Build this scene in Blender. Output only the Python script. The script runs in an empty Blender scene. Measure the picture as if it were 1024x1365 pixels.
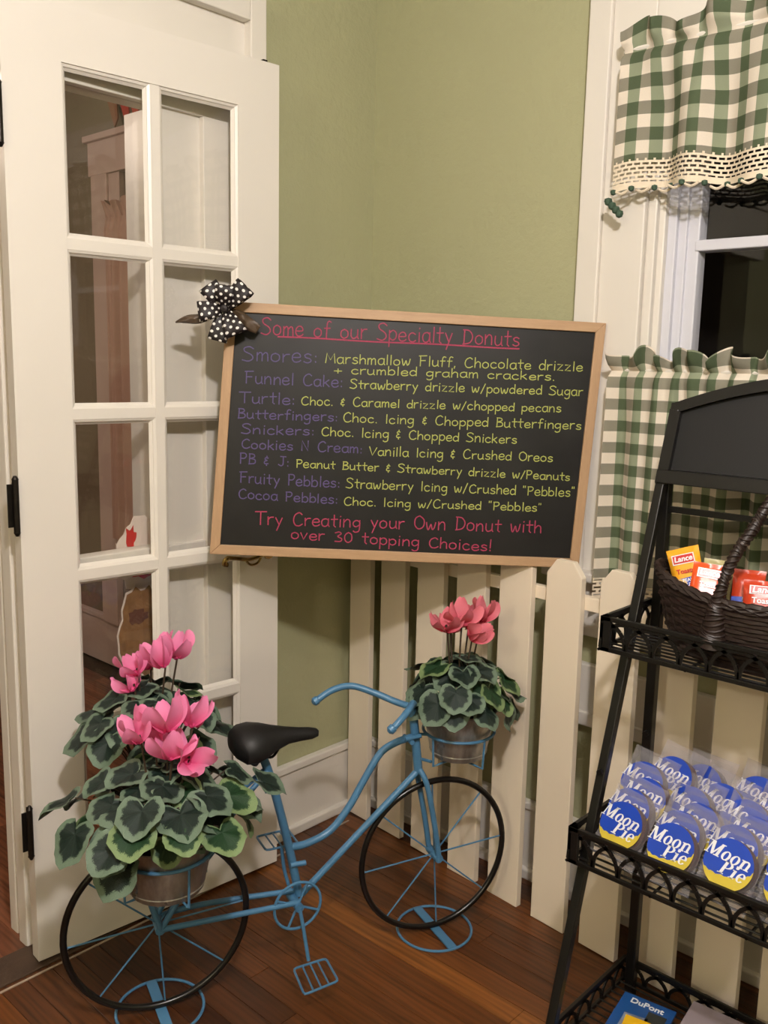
import bpy, bmesh, math, random
from mathutils import Vector, Matrix, Euler
random.seed(7)
PI = math.pi
sc = bpy.context.scene
col = sc.collection

# ------------------------------------------------------------------ camera, world, lights, exposure
cam_d = bpy.data.cameras.new('camera'); cam = bpy.data.objects.new('camera', cam_d); col.objects.link(cam)
YAW, PITCH, ROLL = 0.742, 0.161, 0.022
fwd = Vector((math.cos(YAW)*math.cos(PITCH), math.sin(YAW)*math.cos(PITCH), -math.sin(PITCH)))
rt = Vector((math.sin(YAW), -math.cos(YAW), 0)); up = rt.cross(fwd)
r2 = rt*math.cos(ROLL)+up*math.sin(ROLL); u2 = -rt*math.sin(ROLL)+up*math.cos(ROLL)
M = Matrix(((r2.x, u2.x, -fwd.x, -1.957), (r2.y, u2.y, -fwd.y, -1.831), (r2.z, u2.z, -fwd.z, 1.350), (0, 0, 0, 1)))
cam.matrix_world = M
cam_d.sensor_fit = 'VERTICAL'; cam_d.sensor_height = 36; cam_d.lens = 1216.62/1365*36
cam_d.clip_start = 0.05
sc.camera = cam
w = bpy.data.worlds.new('night_sky'); sc.world = w; w.use_nodes = True
w.node_tree.nodes['Background'].inputs[0].default_value = (.012, .014, .02, 1)
w.node_tree.nodes['Background'].inputs[1].default_value = 1.0
sc.view_settings.view_transform = 'Standard'; sc.view_settings.look = 'None'
sc.view_settings.exposure = 0.0; sc.view_settings.gamma = 1.0; sc.view_settings.use_curve_mapping = False
def lamp(name, loc, power, colr, radius):
    d = bpy.data.lights.new(name, 'POINT'); d.energy = power; d.color = colr; d.shadow_soft_size = radius
    o = bpy.data.objects.new(name, d); col.objects.link(o); o.location = loc
    return o
lamp('ceiling_lamp_light', (-1.78, -1.92, 2.36), 130, (1.0, .935, .92), .06)
lamp('second_ceiling_lamp_light', (-3.75, -1.6, 2.15), 52, (1.0, .86, .70), .09)
lamp('next_room_light', (-1.5, 1.35, 2.2), 27, (1.0, .80, .66), .1)

# ------------------------------------------------------------------ materials
def lin(c):
    return tuple(((v/255)/12.92 if v/255 <= .04045 else ((v/255+.055)/1.055)**2.4) for v in c)+(1,)
MATS = {}
class NT:
    def __init__(s, name):
        s.m = bpy.data.materials.new(name); s.m.use_nodes = True; s.t = s.m.node_tree
        s.b = s.t.nodes['Principled BSDF']; s.out = s.t.nodes['Material Output']
    def n(s, typ, **k):
        x = s.t.nodes.new(typ)
        for a, v in k.items():
            if hasattr(x, a): setattr(x, a, v)
        return x
    def l(s, a, b): s.t.links.new(a, b)
    def coords(s, kind='Object', scale=(1, 1, 1), rot=(0, 0, 0)):
        tc = s.n('ShaderNodeTexCoord'); mp = s.n('ShaderNodeMapping')
        mp.inputs['Scale'].default_value = scale; mp.inputs['Rotation'].default_value = rot
        s.l(tc.outputs[kind], mp.inputs[0]); return mp.outputs[0]
    def noise(s, vec, scale, detail=3, rough=.5):
        x = s.n('ShaderNodeTexNoise'); x.inputs['Scale'].default_value = scale; x.inputs['Detail'].default_value = detail
        x.inputs['Roughness'].default_value = rough
        if vec is not None: s.l(vec, x.inputs['Vector'])
        return x.outputs['Fac']
    def ramp(s, fac, stops, interp='LINEAR'):
        x = s.n('ShaderNodeValToRGB'); x.color_ramp.interpolation = interp
        e = x.color_ramp.elements
        while len(e) < len(stops): e.new(.5)
        for q, (p, c) in zip(e, stops): q.position = p; q.color = c
        s.l(fac, x.inputs[0]); return x.outputs[0]
    def mix(s, f, a, b, mode='MIX'):
        x = s.n('ShaderNodeMix', data_type='RGBA'); x.blend_type = mode
        if isinstance(f, (int, float)): x.inputs[0].default_value = f
        else: s.l(f, x.inputs[0])
        for v, i in ((a, 6), (b, 7)):
            if isinstance(v, tuple): x.inputs[i].default_value = v
            else: s.l(v, x.inputs[i])
        return x.outputs[2]
    def math(s, op, a, b=None, c=None):
        x = s.n('ShaderNodeMath', operation=op)
        for i, v in enumerate((a, b, c)):
            if v is None: continue
            if isinstance(v, (int, float)): x.inputs[i].default_value = v
            else: s.l(v, x.inputs[i])
        return x.outputs[0]
    def bump(s, h, strength, dist=.001):
        x = s.n('ShaderNodeBump'); x.inputs['Strength'].default_value = strength; x.inputs['Distance'].default_value = dist
        s.l(h, x.inputs['Height']); s.l(x.outputs[0], s.b.inputs['Normal'])
    def base(s, c, rough=.5, metal=0, spec=.5):
        if isinstance(c, tuple): s.b.inputs['Base Color'].default_value = c
        else: s.l(c, s.b.inputs['Base Color'])
        s.b.inputs['Roughness'].default_value = rough; s.b.inputs['Metallic'].default_value = metal
        s.b.inputs['Specular IOR Level'].default_value = spec
        return s
def simple(name, rgb, rough=.5, metal=0, spec=.5, vary=.12, nscale=8, bump=0, bscale=60, bdist=.001):
    t = NT(name); c = lin(rgb)
    v = t.coords()
    dark = tuple(x*(1-vary) for x in c[:3])+(1,)
    t.base(t.mix(t.noise(v, nscale, 4), dark, c), rough, metal, spec)
    if bump: t.bump(t.noise(v, bscale, 3), bump, bdist)
    MATS[name] = t.m; return t.m
def wall_mat(name, rgb):
    t = NT(name); v = t.coords(); c = lin(rgb)
    t.base(t.mix(t.noise(v, 2.5, 3), tuple(x*.93 for x in c[:3])+(1,), c), .62, 0, .35)
    n1 = t.noise(v, 60, 4, .6); n2 = t.noise(v, 18, 2)
    t.bump(t.math('ADD', n1, n2), .55, .004); return t.m
m_green = wall_mat('green_wall_paint', (174, 173, 136))
m_next = wall_mat('next_room_paint', (128, 112, 94))
m_white = simple('white_gloss_trim_paint', (228, 222, 212), .38, 0, .5, .06, 6, .1, 30, .0015)
m_fence = simple('cream_fence_paint', (240, 226, 204), .5, 0, .4, .08, 5, .15, 45, .001)
m_ceil = simple('ceiling_white', (225, 220, 208), .8)
m_mauve = simple('next_room_trim_paint', (205, 180, 172), .5)
m_black = simple('black_rack_paint', (22, 21, 20), .35, .1, .5, .4, 20, .2, 80)
m_tire = simple('black_tire', (16, 13, 12), .28, 0, .5, .2)
m_blue = simple('sky_blue_bike_paint', (76, 126, 164), .38, .0, .5, .25, 14, .1, 60)
m_saddle = simple('black_saddle_vinyl', (17, 16, 17), .55, 0, .5, .2, 10, .1, 200)
m_hinge = simple('dark_iron_hinge', (52, 47, 42), .4, .8, .5, .5, 60, .6, 120)
m_brass = simple('brass', (176, 150, 96), .25, 1)
m_soil = simple('dark_potting_moss', (34, 28, 20), .9, 0, .2, .5, 40, 1, 90, .004)
m_stem = simple('brown_green_stem', (62, 48, 34), .6)
m_wicker = simple('dark_brown_wicker', (40, 25, 19), .5, 0, .5, .45, 30, .4, 120)
m_steel = simple('latch_steel', (150, 150, 150), .3, 1)
m_lacet = simple('green_crochet_thread', (62, 84, 66), .8)
m_rubber = simple('white_text_ink', (232, 234, 238), .35)
m_threshold = simple('weathered_threshold_wood', (84, 66, 52), .7, 0, .3, .5, 25, .6, 60, .003)
m_strip = simple('pale_floor_strip', (176, 158, 140), .5)
m_red = simple('red_cloth', (190, 40, 34), .7)
m_tan = simple('tan_mesh_cloth', (150, 100, 74), .8)
m_cookie0 = 0; m_cake = simple('dark_snack_cake', (74, 44, 40), .5)
m_pblue = simple('blue_print', (28, 66, 172), .3)
m_pyel = simple('yellow_crescent_print', (208, 186, 66), .3, vary=.25, nscale=40)
m_cartonorange = simple('orange_wrapper', (232, 84, 28), .28, vary=.15)
m_cartonred = simple('red_wrapper', (196, 62, 30), .28, vary=.2)
m_cartonyel = simple('yellow_wrapper', (238, 170, 40), .28, vary=.15)
m_cartongreen = simple('pale_green_wrapper', (176, 168, 120), .3)
m_logored = simple('logo_red', (196, 34, 34), .3)
m_cracker = simple('cracker_print', (232, 196, 120), .4, vary=.3, nscale=60)
m_bookblue = simple('blue_cover', (32, 84, 150), .3, vary=.35, nscale=18)
m_grayp = simple('lavender_grey_paper', (148, 136, 142), .6)
m_yelp = simple('yellow_paper', (236, 186, 24), .5)
m_photo = simple('winter_photo_print', (150, 160, 178), .4, vary=.8, nscale=45)
m_photo2 = simple('dark_photo_print', (58, 62, 60), .4, vary=.7, nscale=60)
m_dark = simple('dark_void', (20, 18, 18), .8)
m_out = simple('weathered_outdoor_boards', (46, 42, 38), .9)

def chalk_mat(name, rgb):
    t = NT(name); v = t.coords('Object'); c = lin(rgb)
    f = t.ramp(t.noise(v, 900, 2, .7), [(.36, (0, 0, 0, 1)), (.56, (1, 1, 1, 1))])
    t.base(t.mix(f, tuple(x*.45 for x in c[:3])+(1,), c), .95, 0, .1); return t.m
m_cpink = chalk_mat('pink_chalk', (184, 76, 104))
m_cvio = chalk_mat('violet_chalk', (108, 96, 142))
m_cyel = chalk_mat('yellow_green_chalk', (194, 200, 112))
m_cwhite = chalk_mat('white_chalk', (170, 165, 150))
t = NT('black_chalkboard_surface'); v = t.coords('Object')
t.base(t.mix(t.ramp(t.noise(v, 5, 5, .6), [(.35, (0, 0, 0, 1)), (.75, (1, 1, 1, 1))]), lin((21, 20, 20)), lin((36, 35, 34))), .42, 0, .4); m_board = t.m
t = NT('rack_chalkboard_surface'); t.base(lin((26, 26, 26)), .6, 0, .3); m_rboard = t.m
def wood(name, c1, c2, scale=(1, 14, 14), rough=.5, wave=6):
    t = NT(name); v = t.coords('Object', scale)
    n = t.noise(v, 4, 5, .6); n2 = t.noise(v, 26, 3, .6)
    t.base(t.mix(t.math('MULTIPLY_ADD', n2, .4, t.math('MULTIPLY', n, .7)), lin(c1), lin(c2)), rough)
    t.bump(n2, .25, .001); return t.m
m_oak_h = wood('oak_frame_horizontal', (150, 116, 84), (196, 162, 124), (2, 30, 30))
m_oak_v = wood('oak_frame_vertical', (150, 116, 84), (196, 162, 124), (30, 2, 30))

# floor planks: colour varies from plank to plank, grain runs along y
def floor_mat(name, ramp):
    t = NT(name); oi = t.n('ShaderNodeObjectInfo'); geo = t.n('ShaderNodeNewGeometry')
    tc = t.n('ShaderNodeTexCoord'); at = t.n('ShaderNodeAttribute'); at.attribute_name = 'tone'
    comb = t.n('ShaderNodeVectorMath', operation='ADD'); t.l(tc.outputs['Object'], comb.inputs[0])
    sc3 = t.n('ShaderNodeVectorMath', operation='SCALE'); t.l(at.outputs['Color'], sc3.inputs[0]); sc3.inputs['Scale'].default_value = 37
    t.l(sc3.outputs[0], comb.inputs[1])
    mp = t.n('ShaderNodeMapping'); mp.inputs['Scale'].default_value = (26, 1.6, 1); t.l(comb.outputs[0], mp.inputs[0])
    n = t.noise(mp.outputs[0], 2.0, 6, .65)
    mp2 = t.n('ShaderNodeMapping'); mp2.inputs['Scale'].default_value = (9, .9, 1); t.l(comb.outputs[0], mp2.inputs[0])
    wv = t.n('ShaderNodeTexWave'); wv.inputs['Scale'].default_value = 2.2; wv.inputs['Distortion'].default_value = 9; wv.inputs['Detail'].default_value = 3
    wv.inputs['Detail Scale'].default_value = 1.2; t.l(mp2.outputs[0], wv.inputs['Vector'])
    base = t.ramp(at.outputs['Fac'], ramp)
    g = t.ramp(t.math('ADD', t.math('MULTIPLY', n, .82), t.math('MULTIPLY', wv.outputs['Fac'], .17)), [(.30, (.42, .36, .30, 1)), (.44, (.86, .82, .78, 1)), (.64, (1.25, 1.2, 1.1, 1))])
    c = t.mix(1.0, base, g, 'MULTIPLY')
    t.base(c, .34, 0, .45); t.l(t.ramp(n, [(0, (.42,)*3+(1,)), (1, (.26,)*3+(1,))]), t.b.inputs['Roughness'])
    t.bump(n, .2, .0006); return t.m
m_floor = floor_mat('red_brown_oak_floor', [(0, lin((52, 27, 13))), (.45, lin((82, 46, 21))), (.8, lin((104, 61, 28))), (1, lin((124, 76, 34)))])
m_floor2 = floor_mat('orange_oak_floor', [(0, lin((104, 66, 48))), (1, lin((136, 88, 64)))])

t = NT('window_glass')
tr = t.n('ShaderNodeBsdfTransparent'); tr.inputs[0].default_value = (.985, .985, .98, 1)
gl = t.n('ShaderNodeBsdfGlossy'); gl.inputs['Roughness'].default_value = .02; gl.inputs[0].default_value = (1, 1, 1, 1)
fr = t.n('ShaderNodeFresnel'); fr.inputs[0].default_value = 1.5
mx = t.n('ShaderNodeMixShader'); gg = t.n('ShaderNodeNewGeometry'); t.l(t.math('MULTIPLY', fr.outputs[0], t.math('SUBTRACT', 1.0, gg.outputs['Backfacing'])), mx.inputs[0]); t.l(tr.outputs[0], mx.inputs[1]); t.l(gl.outputs[0], mx.inputs[2]); t.l(mx.outputs[0], t.out.inputs[0])
m_glass = t.m
t = NT('clear_wrapper_film'); v = t.coords('Object')
tr = t.n('ShaderNodeBsdfTransparent'); tr.inputs[0].default_value = (.93, .92, .94, 1)
gl = t.n('ShaderNodeBsdfPrincipled'); gl.inputs['Base Color'].default_value = (.75, .73, .76, 1); gl.inputs['Roughness'].default_value = .16
bm_ = t.n('ShaderNodeBump'); bm_.inputs['Strength'].default_value = .9; bm_.inputs['Distance'].default_value = .006
t.l(t.noise(v, 55, 3), bm_.inputs['Height']); t.l(bm_.outputs[0], gl.inputs['Normal'])
fr = t.n('ShaderNodeLayerWeight'); fr.inputs[0].default_value = .35
mx = t.n('ShaderNodeMixShader'); t.l(t.math('MULTIPLY_ADD', fr.outputs['Facing'], .45, .06), mx.inputs[0]); t.l(tr.outputs[0], mx.inputs[1]); t.l(gl.outputs[0], mx.inputs[2]); t.l(mx.outputs[0], t.out.inputs[0])
m_film = t.m

# galvanised pot
t = NT('galvanised_tin'); v = t.coords('Object', (1, 1, .35))
t.base(t.ramp(t.noise(v, 38, 4, .6), [(.3, lin((132, 128, 122))), (.7, lin((190, 186, 178)))]), .34, .62)
t.l(t.ramp(t.noise(v, 20, 3), [(0, (.2,)*3+(1,)), (1, (.42,)*3+(1,))]), t.b.inputs['Roughness']); m_tin = t.m

# gingham cloth from uv in metres
def gingham(name, sq):
    t = NT(name); uvn = t.n('ShaderNodeUVMap'); sp = t.n('ShaderNodeSeparateXYZ'); t.l(uvn.outputs[0], sp.inputs[0])
    def stripe(o):
        f = t.math('FRACT', t.math('DIVIDE', o, 2*sq)); return t.math('GREATER_THAN', f, .5)
    a = stripe(sp.outputs[0]); b = stripe(sp.outputs[1])
    cw, cv, ch, cd = lin((232, 221, 204)), lin((146, 154, 128)), lin((142, 138, 122)), lin((84, 96, 72))
    c = t.mix(b, t.mix(a, cw, cv), t.mix(a, ch, cd))
    v = t.coords('UV'); t.base(t.mix(.18, c, t.mix(t.noise(v, 300, 2), (.5, .5, .5, 1), (1, 1, 1, 1)), 'MULTIPLY'), .9, 0, .15)
    t.bump(t.noise(v, 900, 2), .3, .0005)
    tl = t.n('ShaderNodeBsdfTranslucent'); t.l(c, tl.inputs[0]); mx = t.n('ShaderNodeMixShader'); mx.inputs[0].default_value = .12
    t.l(t.b.outputs[0], mx.inputs[1]); t.l(tl.outputs[0], mx.inputs[2]); t.l(mx.outputs[0], t.out.inputs[0]); return t.m
m_ging_v = gingham('green_gingham_valance_cloth', .027)
m_ging_c = gingham('green_gingham_cafe_cloth', .0252)
# crochet lace: real see-through holes
t = NT('crochet_lace'); uvn = t.n('ShaderNodeUVMap')
br = t.n('ShaderNodeTexBrick'); t.l(uvn.outputs[0], br.inputs['Vector'])
br.inputs['Scale'].default_value = 1; br.inputs['Brick Width'].default_value = .017; br.inputs['Row Height'].default_value = .0092
br.inputs['Mortar Size'].default_value = .0026; br.inputs['Mortar Smooth'].default_value = .3; br.offset = .5
sp = t.n('ShaderNodeSeparateXYZ'); t.l(uvn.outputs[0], sp.inputs[0])
solid = t.math('MAXIMUM', t.math('LESS_THAN', sp.outputs[1], .013), t.math('GREATER_THAN', br.outputs['Fac'], .45))
t.base(lin((226, 212, 188)), .9, 0, .1)
tr = t.n('ShaderNodeBsdfTransparent'); mx = t.n('ShaderNodeMixShader'); t.l(solid, mx.inputs[0]); t.l(tr.outputs[0], mx.inputs[1]); t.l(t.b.outputs[0], mx.inputs[2]); t.l(mx.outputs[0], t.out.inputs[0])
m_lace = t.m
# polka-dot ribbon
t = NT('black_polka_dot_ribbon'); uvn = t.n('ShaderNodeUVMap'); sp = t.n('ShaderNodeSeparateXYZ'); t.l(uvn.outputs[0], sp.inputs[0])
P_ = .0165
row = t.math('FLOOR', t.math('DIVIDE', sp.outputs[1], P_*.62))
ux = t.math('MULTIPLY_ADD', t.math('MODULO', row, 2.0), .5, t.math('DIVIDE', sp.outputs[0], P_))
fx = t.math('SUBTRACT', t.math('FRACT', ux), .5)
fy = t.math('MULTIPLY', t.math('SUBTRACT', t.math('FRACT', t.math('DIVIDE', sp.outputs[1], P_*.62)), .5), .62)
d2 = t.math('SQRT', t.math('ADD', t.math('MULTIPLY', fx, fx), t.math('MULTIPLY', fy, fy)))
t.base(t.mix(t.math('LESS_THAN', d2, .185), lin((30, 22, 22)), lin((236, 232, 226))), .55, 0, .4); m_dots = t.m
t = NT('sheer_brown_organza'); t.base(lin((84, 66, 48)), .4)
tr = t.n('ShaderNodeBsdfTransparent'); mx = t.n('ShaderNodeMixShader'); mx.inputs[0].default_value = .8; t.l(tr.outputs[0], mx.inputs[1]); t.l(t.b.outputs[0], mx.inputs[2]); t.l(mx.outputs[0], t.out.inputs[0]); m_org = t.m
# cyclamen leaf: dark heart, silver-green margin
def leaf_mat(name, heart, margin):
    t = NT(name); uvn = t.n('ShaderNodeUVMap'); sp = t.n('ShaderNodeSeparateXYZ'); t.l(uvn.outputs[0], sp.inputs[0]); v = t.coords('Object'); oi = t.n('ShaderNodeObjectInfo')
    ang = t.math('MULTIPLY', sp.outputs[1], 1.0)
    wob = t.math('MULTIPLY', t.math('SINE', t.math('MULTIPLY_ADD', ang, 75.0, t.math('MULTIPLY', oi.outputs['Random'], 20))), .035)
    e = t.math('ADD', t.math('ADD', sp.outputs[0], wob), t.math('MULTIPLY_ADD', t.noise(v, 60, 3), .34, -.17))
    f = t.ramp(e, [(.735, (0, 0, 0, 1)), (.775, (1, 1, 1, 1))])
    mg = t.mix(t.noise(v, 70, 3), tuple(x*.72 for x in lin(margin)[:3])+(1,), lin(margin))
    ht = t.mix(t.noise(v, 40, 3), tuple(x*.6 for x in lin(heart)[:3])+(1,), tuple(x*1.25 for x in lin(heart)[:3])+(1,))
    vein = t.ramp(t.math('ABSOLUTE', t.math('SINE', t.math('MULTIPLY', ang, 28.27))), [(0, (1, 1, 1, 1)), (.1, (0, 0, 0, 1))])
    ht = t.mix(t.math('MULTIPLY', vein, .22), ht, lin((66, 92, 62)))
    t.base(t.mix(f, ht, mg), .55, 0, .35)
    t.bump(t.math('ADD', t.noise(v, 55, 2), t.math('MULTIPLY', vein, -.6)), .35, .002); return t.m
m_leaf = leaf_mat('cyclamen_leaf', (22, 38, 32), (104, 124, 104))
m_leaf2 = leaf_mat('young_cyclamen_leaf', (26, 56, 30), (120, 142, 96))
def petal_mat(name, c1, c2):
    t = NT(name); uvn = t.n('ShaderNodeUVMap'); sp = t.n('ShaderNodeSeparateXYZ'); t.l(uvn.outputs[0], sp.inputs[0]); v = t.coords('UV', (26, 1.5, 1))
    c = t.ramp(sp.outputs[1], [(0, lin(c2)), (.55, lin(c1)), (1, tuple(min(1, x*1.15) for x in lin(c1)[:3])+(1,))])
    t.base(t.mix(.35, c, t.mix(t.noise(v, 3, 3), (.6, .5, .6, 1), (1, 1, 1, 1)), 'MULTIPLY'), .55, 0, .25)
    tl = t.n('ShaderNodeBsdfTranslucent'); t.l(c, tl.inputs[0]); mx = t.n('ShaderNodeMixShader'); mx.inputs[0].default_value = .25
    t.l(t.b.outputs[0], mx.inputs[1]); t.l(tl.outputs[0], mx.inputs[2]); t.l(mx.outputs[0], t.out.inputs[0]); return t.m
m_petal = petal_mat('pink_petal', (248, 146, 190), (232, 84, 142))
m_petal2 = petal_mat('coral_pink_petal', (234, 132, 146), (214, 70, 96))

# ------------------------------------------------------------------ mesh helpers
class MB:
    def __init__(s): s.v = []; s.f = []; s.uv = []; s.attr = []
    def quad_uv(s, uvs): s.uv.append(uvs)
    def add(s, vs, fs, uvs=None, tone=None):
        o = len(s.v); s.v += [tuple(p) for p in vs]
        for i, f in enumerate(fs):
            s.f.append([o+k for k in f]); s.uv.append(uvs[i] if uvs else None)
            s.attr.append(tone or 0.5)
        return s
    def box(s, x0, x1, y0, y1, z0, z1, tone=None):
        x0, x1 = min(x0, x1), max(x0, x1); y0, y1 = min(y0, y1), max(y0, y1); z0, z1 = min(z0, z1), max(z0, z1)
        vs = [(x, y, z) for x in (x0, x1) for y in (y0, y1) for z in (z0, z1)]
        fs = [(0, 1, 3, 2), (4, 6, 7, 5), (0, 4, 5, 1), (2, 3, 7, 6), (0, 2, 6, 4), (1, 5, 7, 3)]
        return s.add(vs, fs, None, tone)
    def bar(s, a, b, w, t, upv=(0, 0, 1)):
        a = Vector(a); b = Vector(b); d = (b-a).normalized(); sd = d.cross(Vector(upv))
        if sd.length < 1e-5: sd = d.cross(Vector((1, 0, 0)))
        sd.normalize(); n = sd.cross(d).normalized()
        vs = [p+sd*(i*w/2)+n*(j*t/2) for p in (a, b) for i in (-1, 1) for j in (-1, 1)]
        return s.add(vs, [(0, 1, 3, 2), (4, 6, 7, 5), (0, 4, 5, 1), (2, 3, 7, 6), (0, 2, 6, 4), (1, 5, 7, 3)])
    def tube(s, pts, r, seg=8, closed=False, cap=True, flat=None):
        pts = [Vector(p) for p in pts]; n = len(pts); rs = r if isinstance(r, (list, tuple)) else [r]*n
        rings = []; prev = None
        for i, p in enumerate(pts):
            if closed: tg = (pts[(i+1) % n]-pts[i-1]).normalized()
            else: tg = (pts[min(i+1, n-1)]-pts[max(i-1, 0)]).normalized()
            if prev is None:
                ref = Vector((0, 0, 1)) if abs(tg.z) < .9 else Vector((1, 0, 0)); a = tg.cross(ref).normalized()
            else:
                a = prev-tg*prev.dot(tg)
                if a.length < 1e-6: a = tg.cross(Vector((0, 1, 0)))
                a.normalize()
            prev = a; b = tg.cross(a)
            rings.append([p+(a*math.cos(2*PI*k/seg)+b*math.sin(2*PI*k/seg))*rs[i] for k in range(seg)])
        vs = [q for rg in rings for q in rg]; fs = []
        m = n if closed else n-1
        for i in range(m):
            j = (i+1) % n
            for k in range(seg):
                fs.append((i*seg+k, i*seg+(k+1) % seg, j*seg+(k+1) % seg, j*seg+k))
        if not closed and cap: fs += [tuple(range(seg))[::-1], tuple((n-1)*seg+k for k in range(seg))]
        return s.add(vs, fs)
    def lathe(s, prof, seg=32, c=(0, 0, 0)):
        vs = []; fs = []
        for (r, z) in prof:
            for k in range(seg): vs.append((c[0]+r*math.cos(2*PI*k/seg), c[1]+r*math.sin(2*PI*k/seg), c[2]+z))
        for i in range(len(prof)-1):
            for k in range(seg): fs.append((i*seg+k, i*seg+(k+1) % seg, (i+1)*seg+(k+1) % seg, (i+1)*seg+k))
        return s.add(vs, fs)
    def prism(s, poly, n, t):
        """extrude 3-D polygon points by vector n*t"""
        n = Vector(n)*t; a = [Vector(p) for p in poly]; b = [p+n for p in a]; k = len(a)
        fs = [tuple(range(k))[::-1], tuple(range(k, 2*k))]+[(i, (i+1) % k, k+(i+1) % k, k+i) for i in range(k)]
        return s.add(a+b, fs)
    def grid(s, fn, nu, nv, uvfn=None):
        vs = [fn(i/nu, j/nv) for j in range(nv+1) for i in range(nu+1)]
        fs = []; uvs = []
        for j in range(nv):
            for i in range(nu):
                q = [(i, j), (i+1, j), (i+1, j+1), (i, j+1)]
                fs.append(tuple(a+b*(nu+1) for a, b in q)); uvs.append([(uvfn or (lambda a, b: (a, b)))(a/nu, b/nv) for a, b in q])
        return s.add(vs, fs, uvs)
    def mesh(s, name, mat, smooth=False, tone=False):
        me = bpy.data.meshes.new(name); me.from_pydata(s.v, [], s.f)
        if any(u for u in s.uv):
            l = me.uv_layers.new(name='UVMap'); k = 0
            for f, u in zip(s.f, s.uv):
                for i in range(len(f)):
                    l.data[k].uv = u[i] if u else (0, 0); k += 1
        if tone:
            a = me.color_attributes.new('tone', 'FLOAT_COLOR', 'CORNER'); k = 0
            for f, tn in zip(s.f, s.attr):
                for i in range(len(f)): a.data[k].color = (tn, tn, tn, 1); k += 1
        bm = bmesh.new(); bm.from_mesh(me); bmesh.ops.recalc_face_normals(bm, faces=bm.faces); bm.to_mesh(me); bm.free()
        if smooth:
            for p in me.polygons: p.use_smooth = True
            me.set_sharp_from_angle(angle=math.radians(40))
        for m in (mat if isinstance(mat, list) else [mat]): me.materials.append(m)
        return me
def link(name, me, parent=None, loc=None, rot=None, scale=None):
    o = bpy.data.objects.new(name, me); col.objects.link(o)
    if parent is not None: o.parent = parent
    if loc is not None: o.location = loc
    if rot is not None: o.rotation_euler = rot
    if scale is not None: o.scale = scale if isinstance(scale, (tuple, list, Vector)) else (scale,)*3
    return o
def root_loc(p):
    l = Vector((0, 0, 0))
    while p is not None: l += p.location; p = p.parent
    return l
def obj(name, mb, mat, parent=None, smooth=False, bevel=0, world=False, tone=False, kind=None):
    """one mesh object; world=True: vertices were written in world space under an unrotated parent"""
    o = link(name, mb.mesh(name, mat, smooth, tone), parent)
    if world and parent is not None: o.location = -root_loc(parent)
    if bevel:
        b = o.modifiers.new('bevel', 'BEVEL'); b.width = bevel; b.segments = 2; b.limit_method = 'ANGLE'; b.angle_limit = .6
    if kind: o['kind'] = kind
    return o
def tag(o, label=None, cat=None, group=None, kind=None):
    if label: o['label'] = label
    if cat: o['category'] = cat
    if group: o['group'] = group
    if kind: o['kind'] = kind
    return o
def empty(name, loc=(0, 0, 0), rotz=0):
    o = bpy.data.objects.new(name, None); col.objects.link(o); o.location = loc; o.rotation_euler = (0, 0, rotz); o.empty_display_size = .05
    return o
def smooth_pts(pts, n=6, closed=False):
    P = [Vector(p) for p in pts]; out = []
    m = len(P); rng = range(m if closed else m-1)
    for i in rng:
        if closed: a, b, c, d = P[i-1], P[i], P[(i+1) % m], P[(i+2) % m]
        else: a, b, c, d = P[max(i-1, 0)], P[i], P[i+1], P[min(i+2, m-1)]
        for k in range(n):
            t = k/n; out.append(.5*((2*b)+(c-a)*t+(2*a-5*b+4*c-d)*t*t+(3*b-a-3*c+d)*t**3))
    if not closed: out.append(P[-1])
    return out
def text_mesh(name, body, mat, size, shear=0, offset=0, align='CENTER', extrude=.0004):
    c = bpy.data.curves.new(name, 'FONT'); c.body = body; c.size = size; c.shear = shear; c.offset = offset; c.align_x = align; c.align_y = 'CENTER'; c.extrude = extrude
    o = bpy.data.objects.new(name, c); col.objects.link(o)
    dg = bpy.context.evaluated_depsgraph_get(); me = bpy.data.meshes.new_from_object(o.evaluated_get(dg))
    bpy.data.objects.remove(o); me.materials.clear(); me.materials.append(mat); me.name = name
    return me

# ------------------------------------------------------------------ room shell
CEIL = 2.55
WY = .03      # left wall plane (y)
def struct(name, mb, mat, **k):
    o = obj(name, mb, mat, **k); o['kind'] = 'structure'; return o
struct('wall_left', MB().box(-.44, .15, WY, .16, 0, CEIL).box(-4.1, -.44, WY, .16, 2.2, CEIL).box(-4.1, -2.6, WY, .16, 0, 2.2), m_green)
struct('wall_right', MB().box(0, .13, -.80, WY, 0, CEIL).box(0, .13, -1.85, -.80, 0, .86).box(0, .13, -1.85, -.80, 2.07, CEIL).box(0, .13, -4.2, -1.85, 0, CEIL), m_green)
struct('wall_back', MB().box(-4.1, .13, -4.3, -4.2, 0, CEIL), m_green)
struct('wall_near', MB().box(-4.2, -4.1, -4.3, .16, 0, CEIL), m_green)
struct('ceiling', MB().box(-4.2, .13, -4.3, 3.3, CEIL, CEIL+.1), m_ceil)
floor = struct('floor', MB().box(-4.2, .13, -4.3, WY, -.06, -.012), m_threshold)
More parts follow.
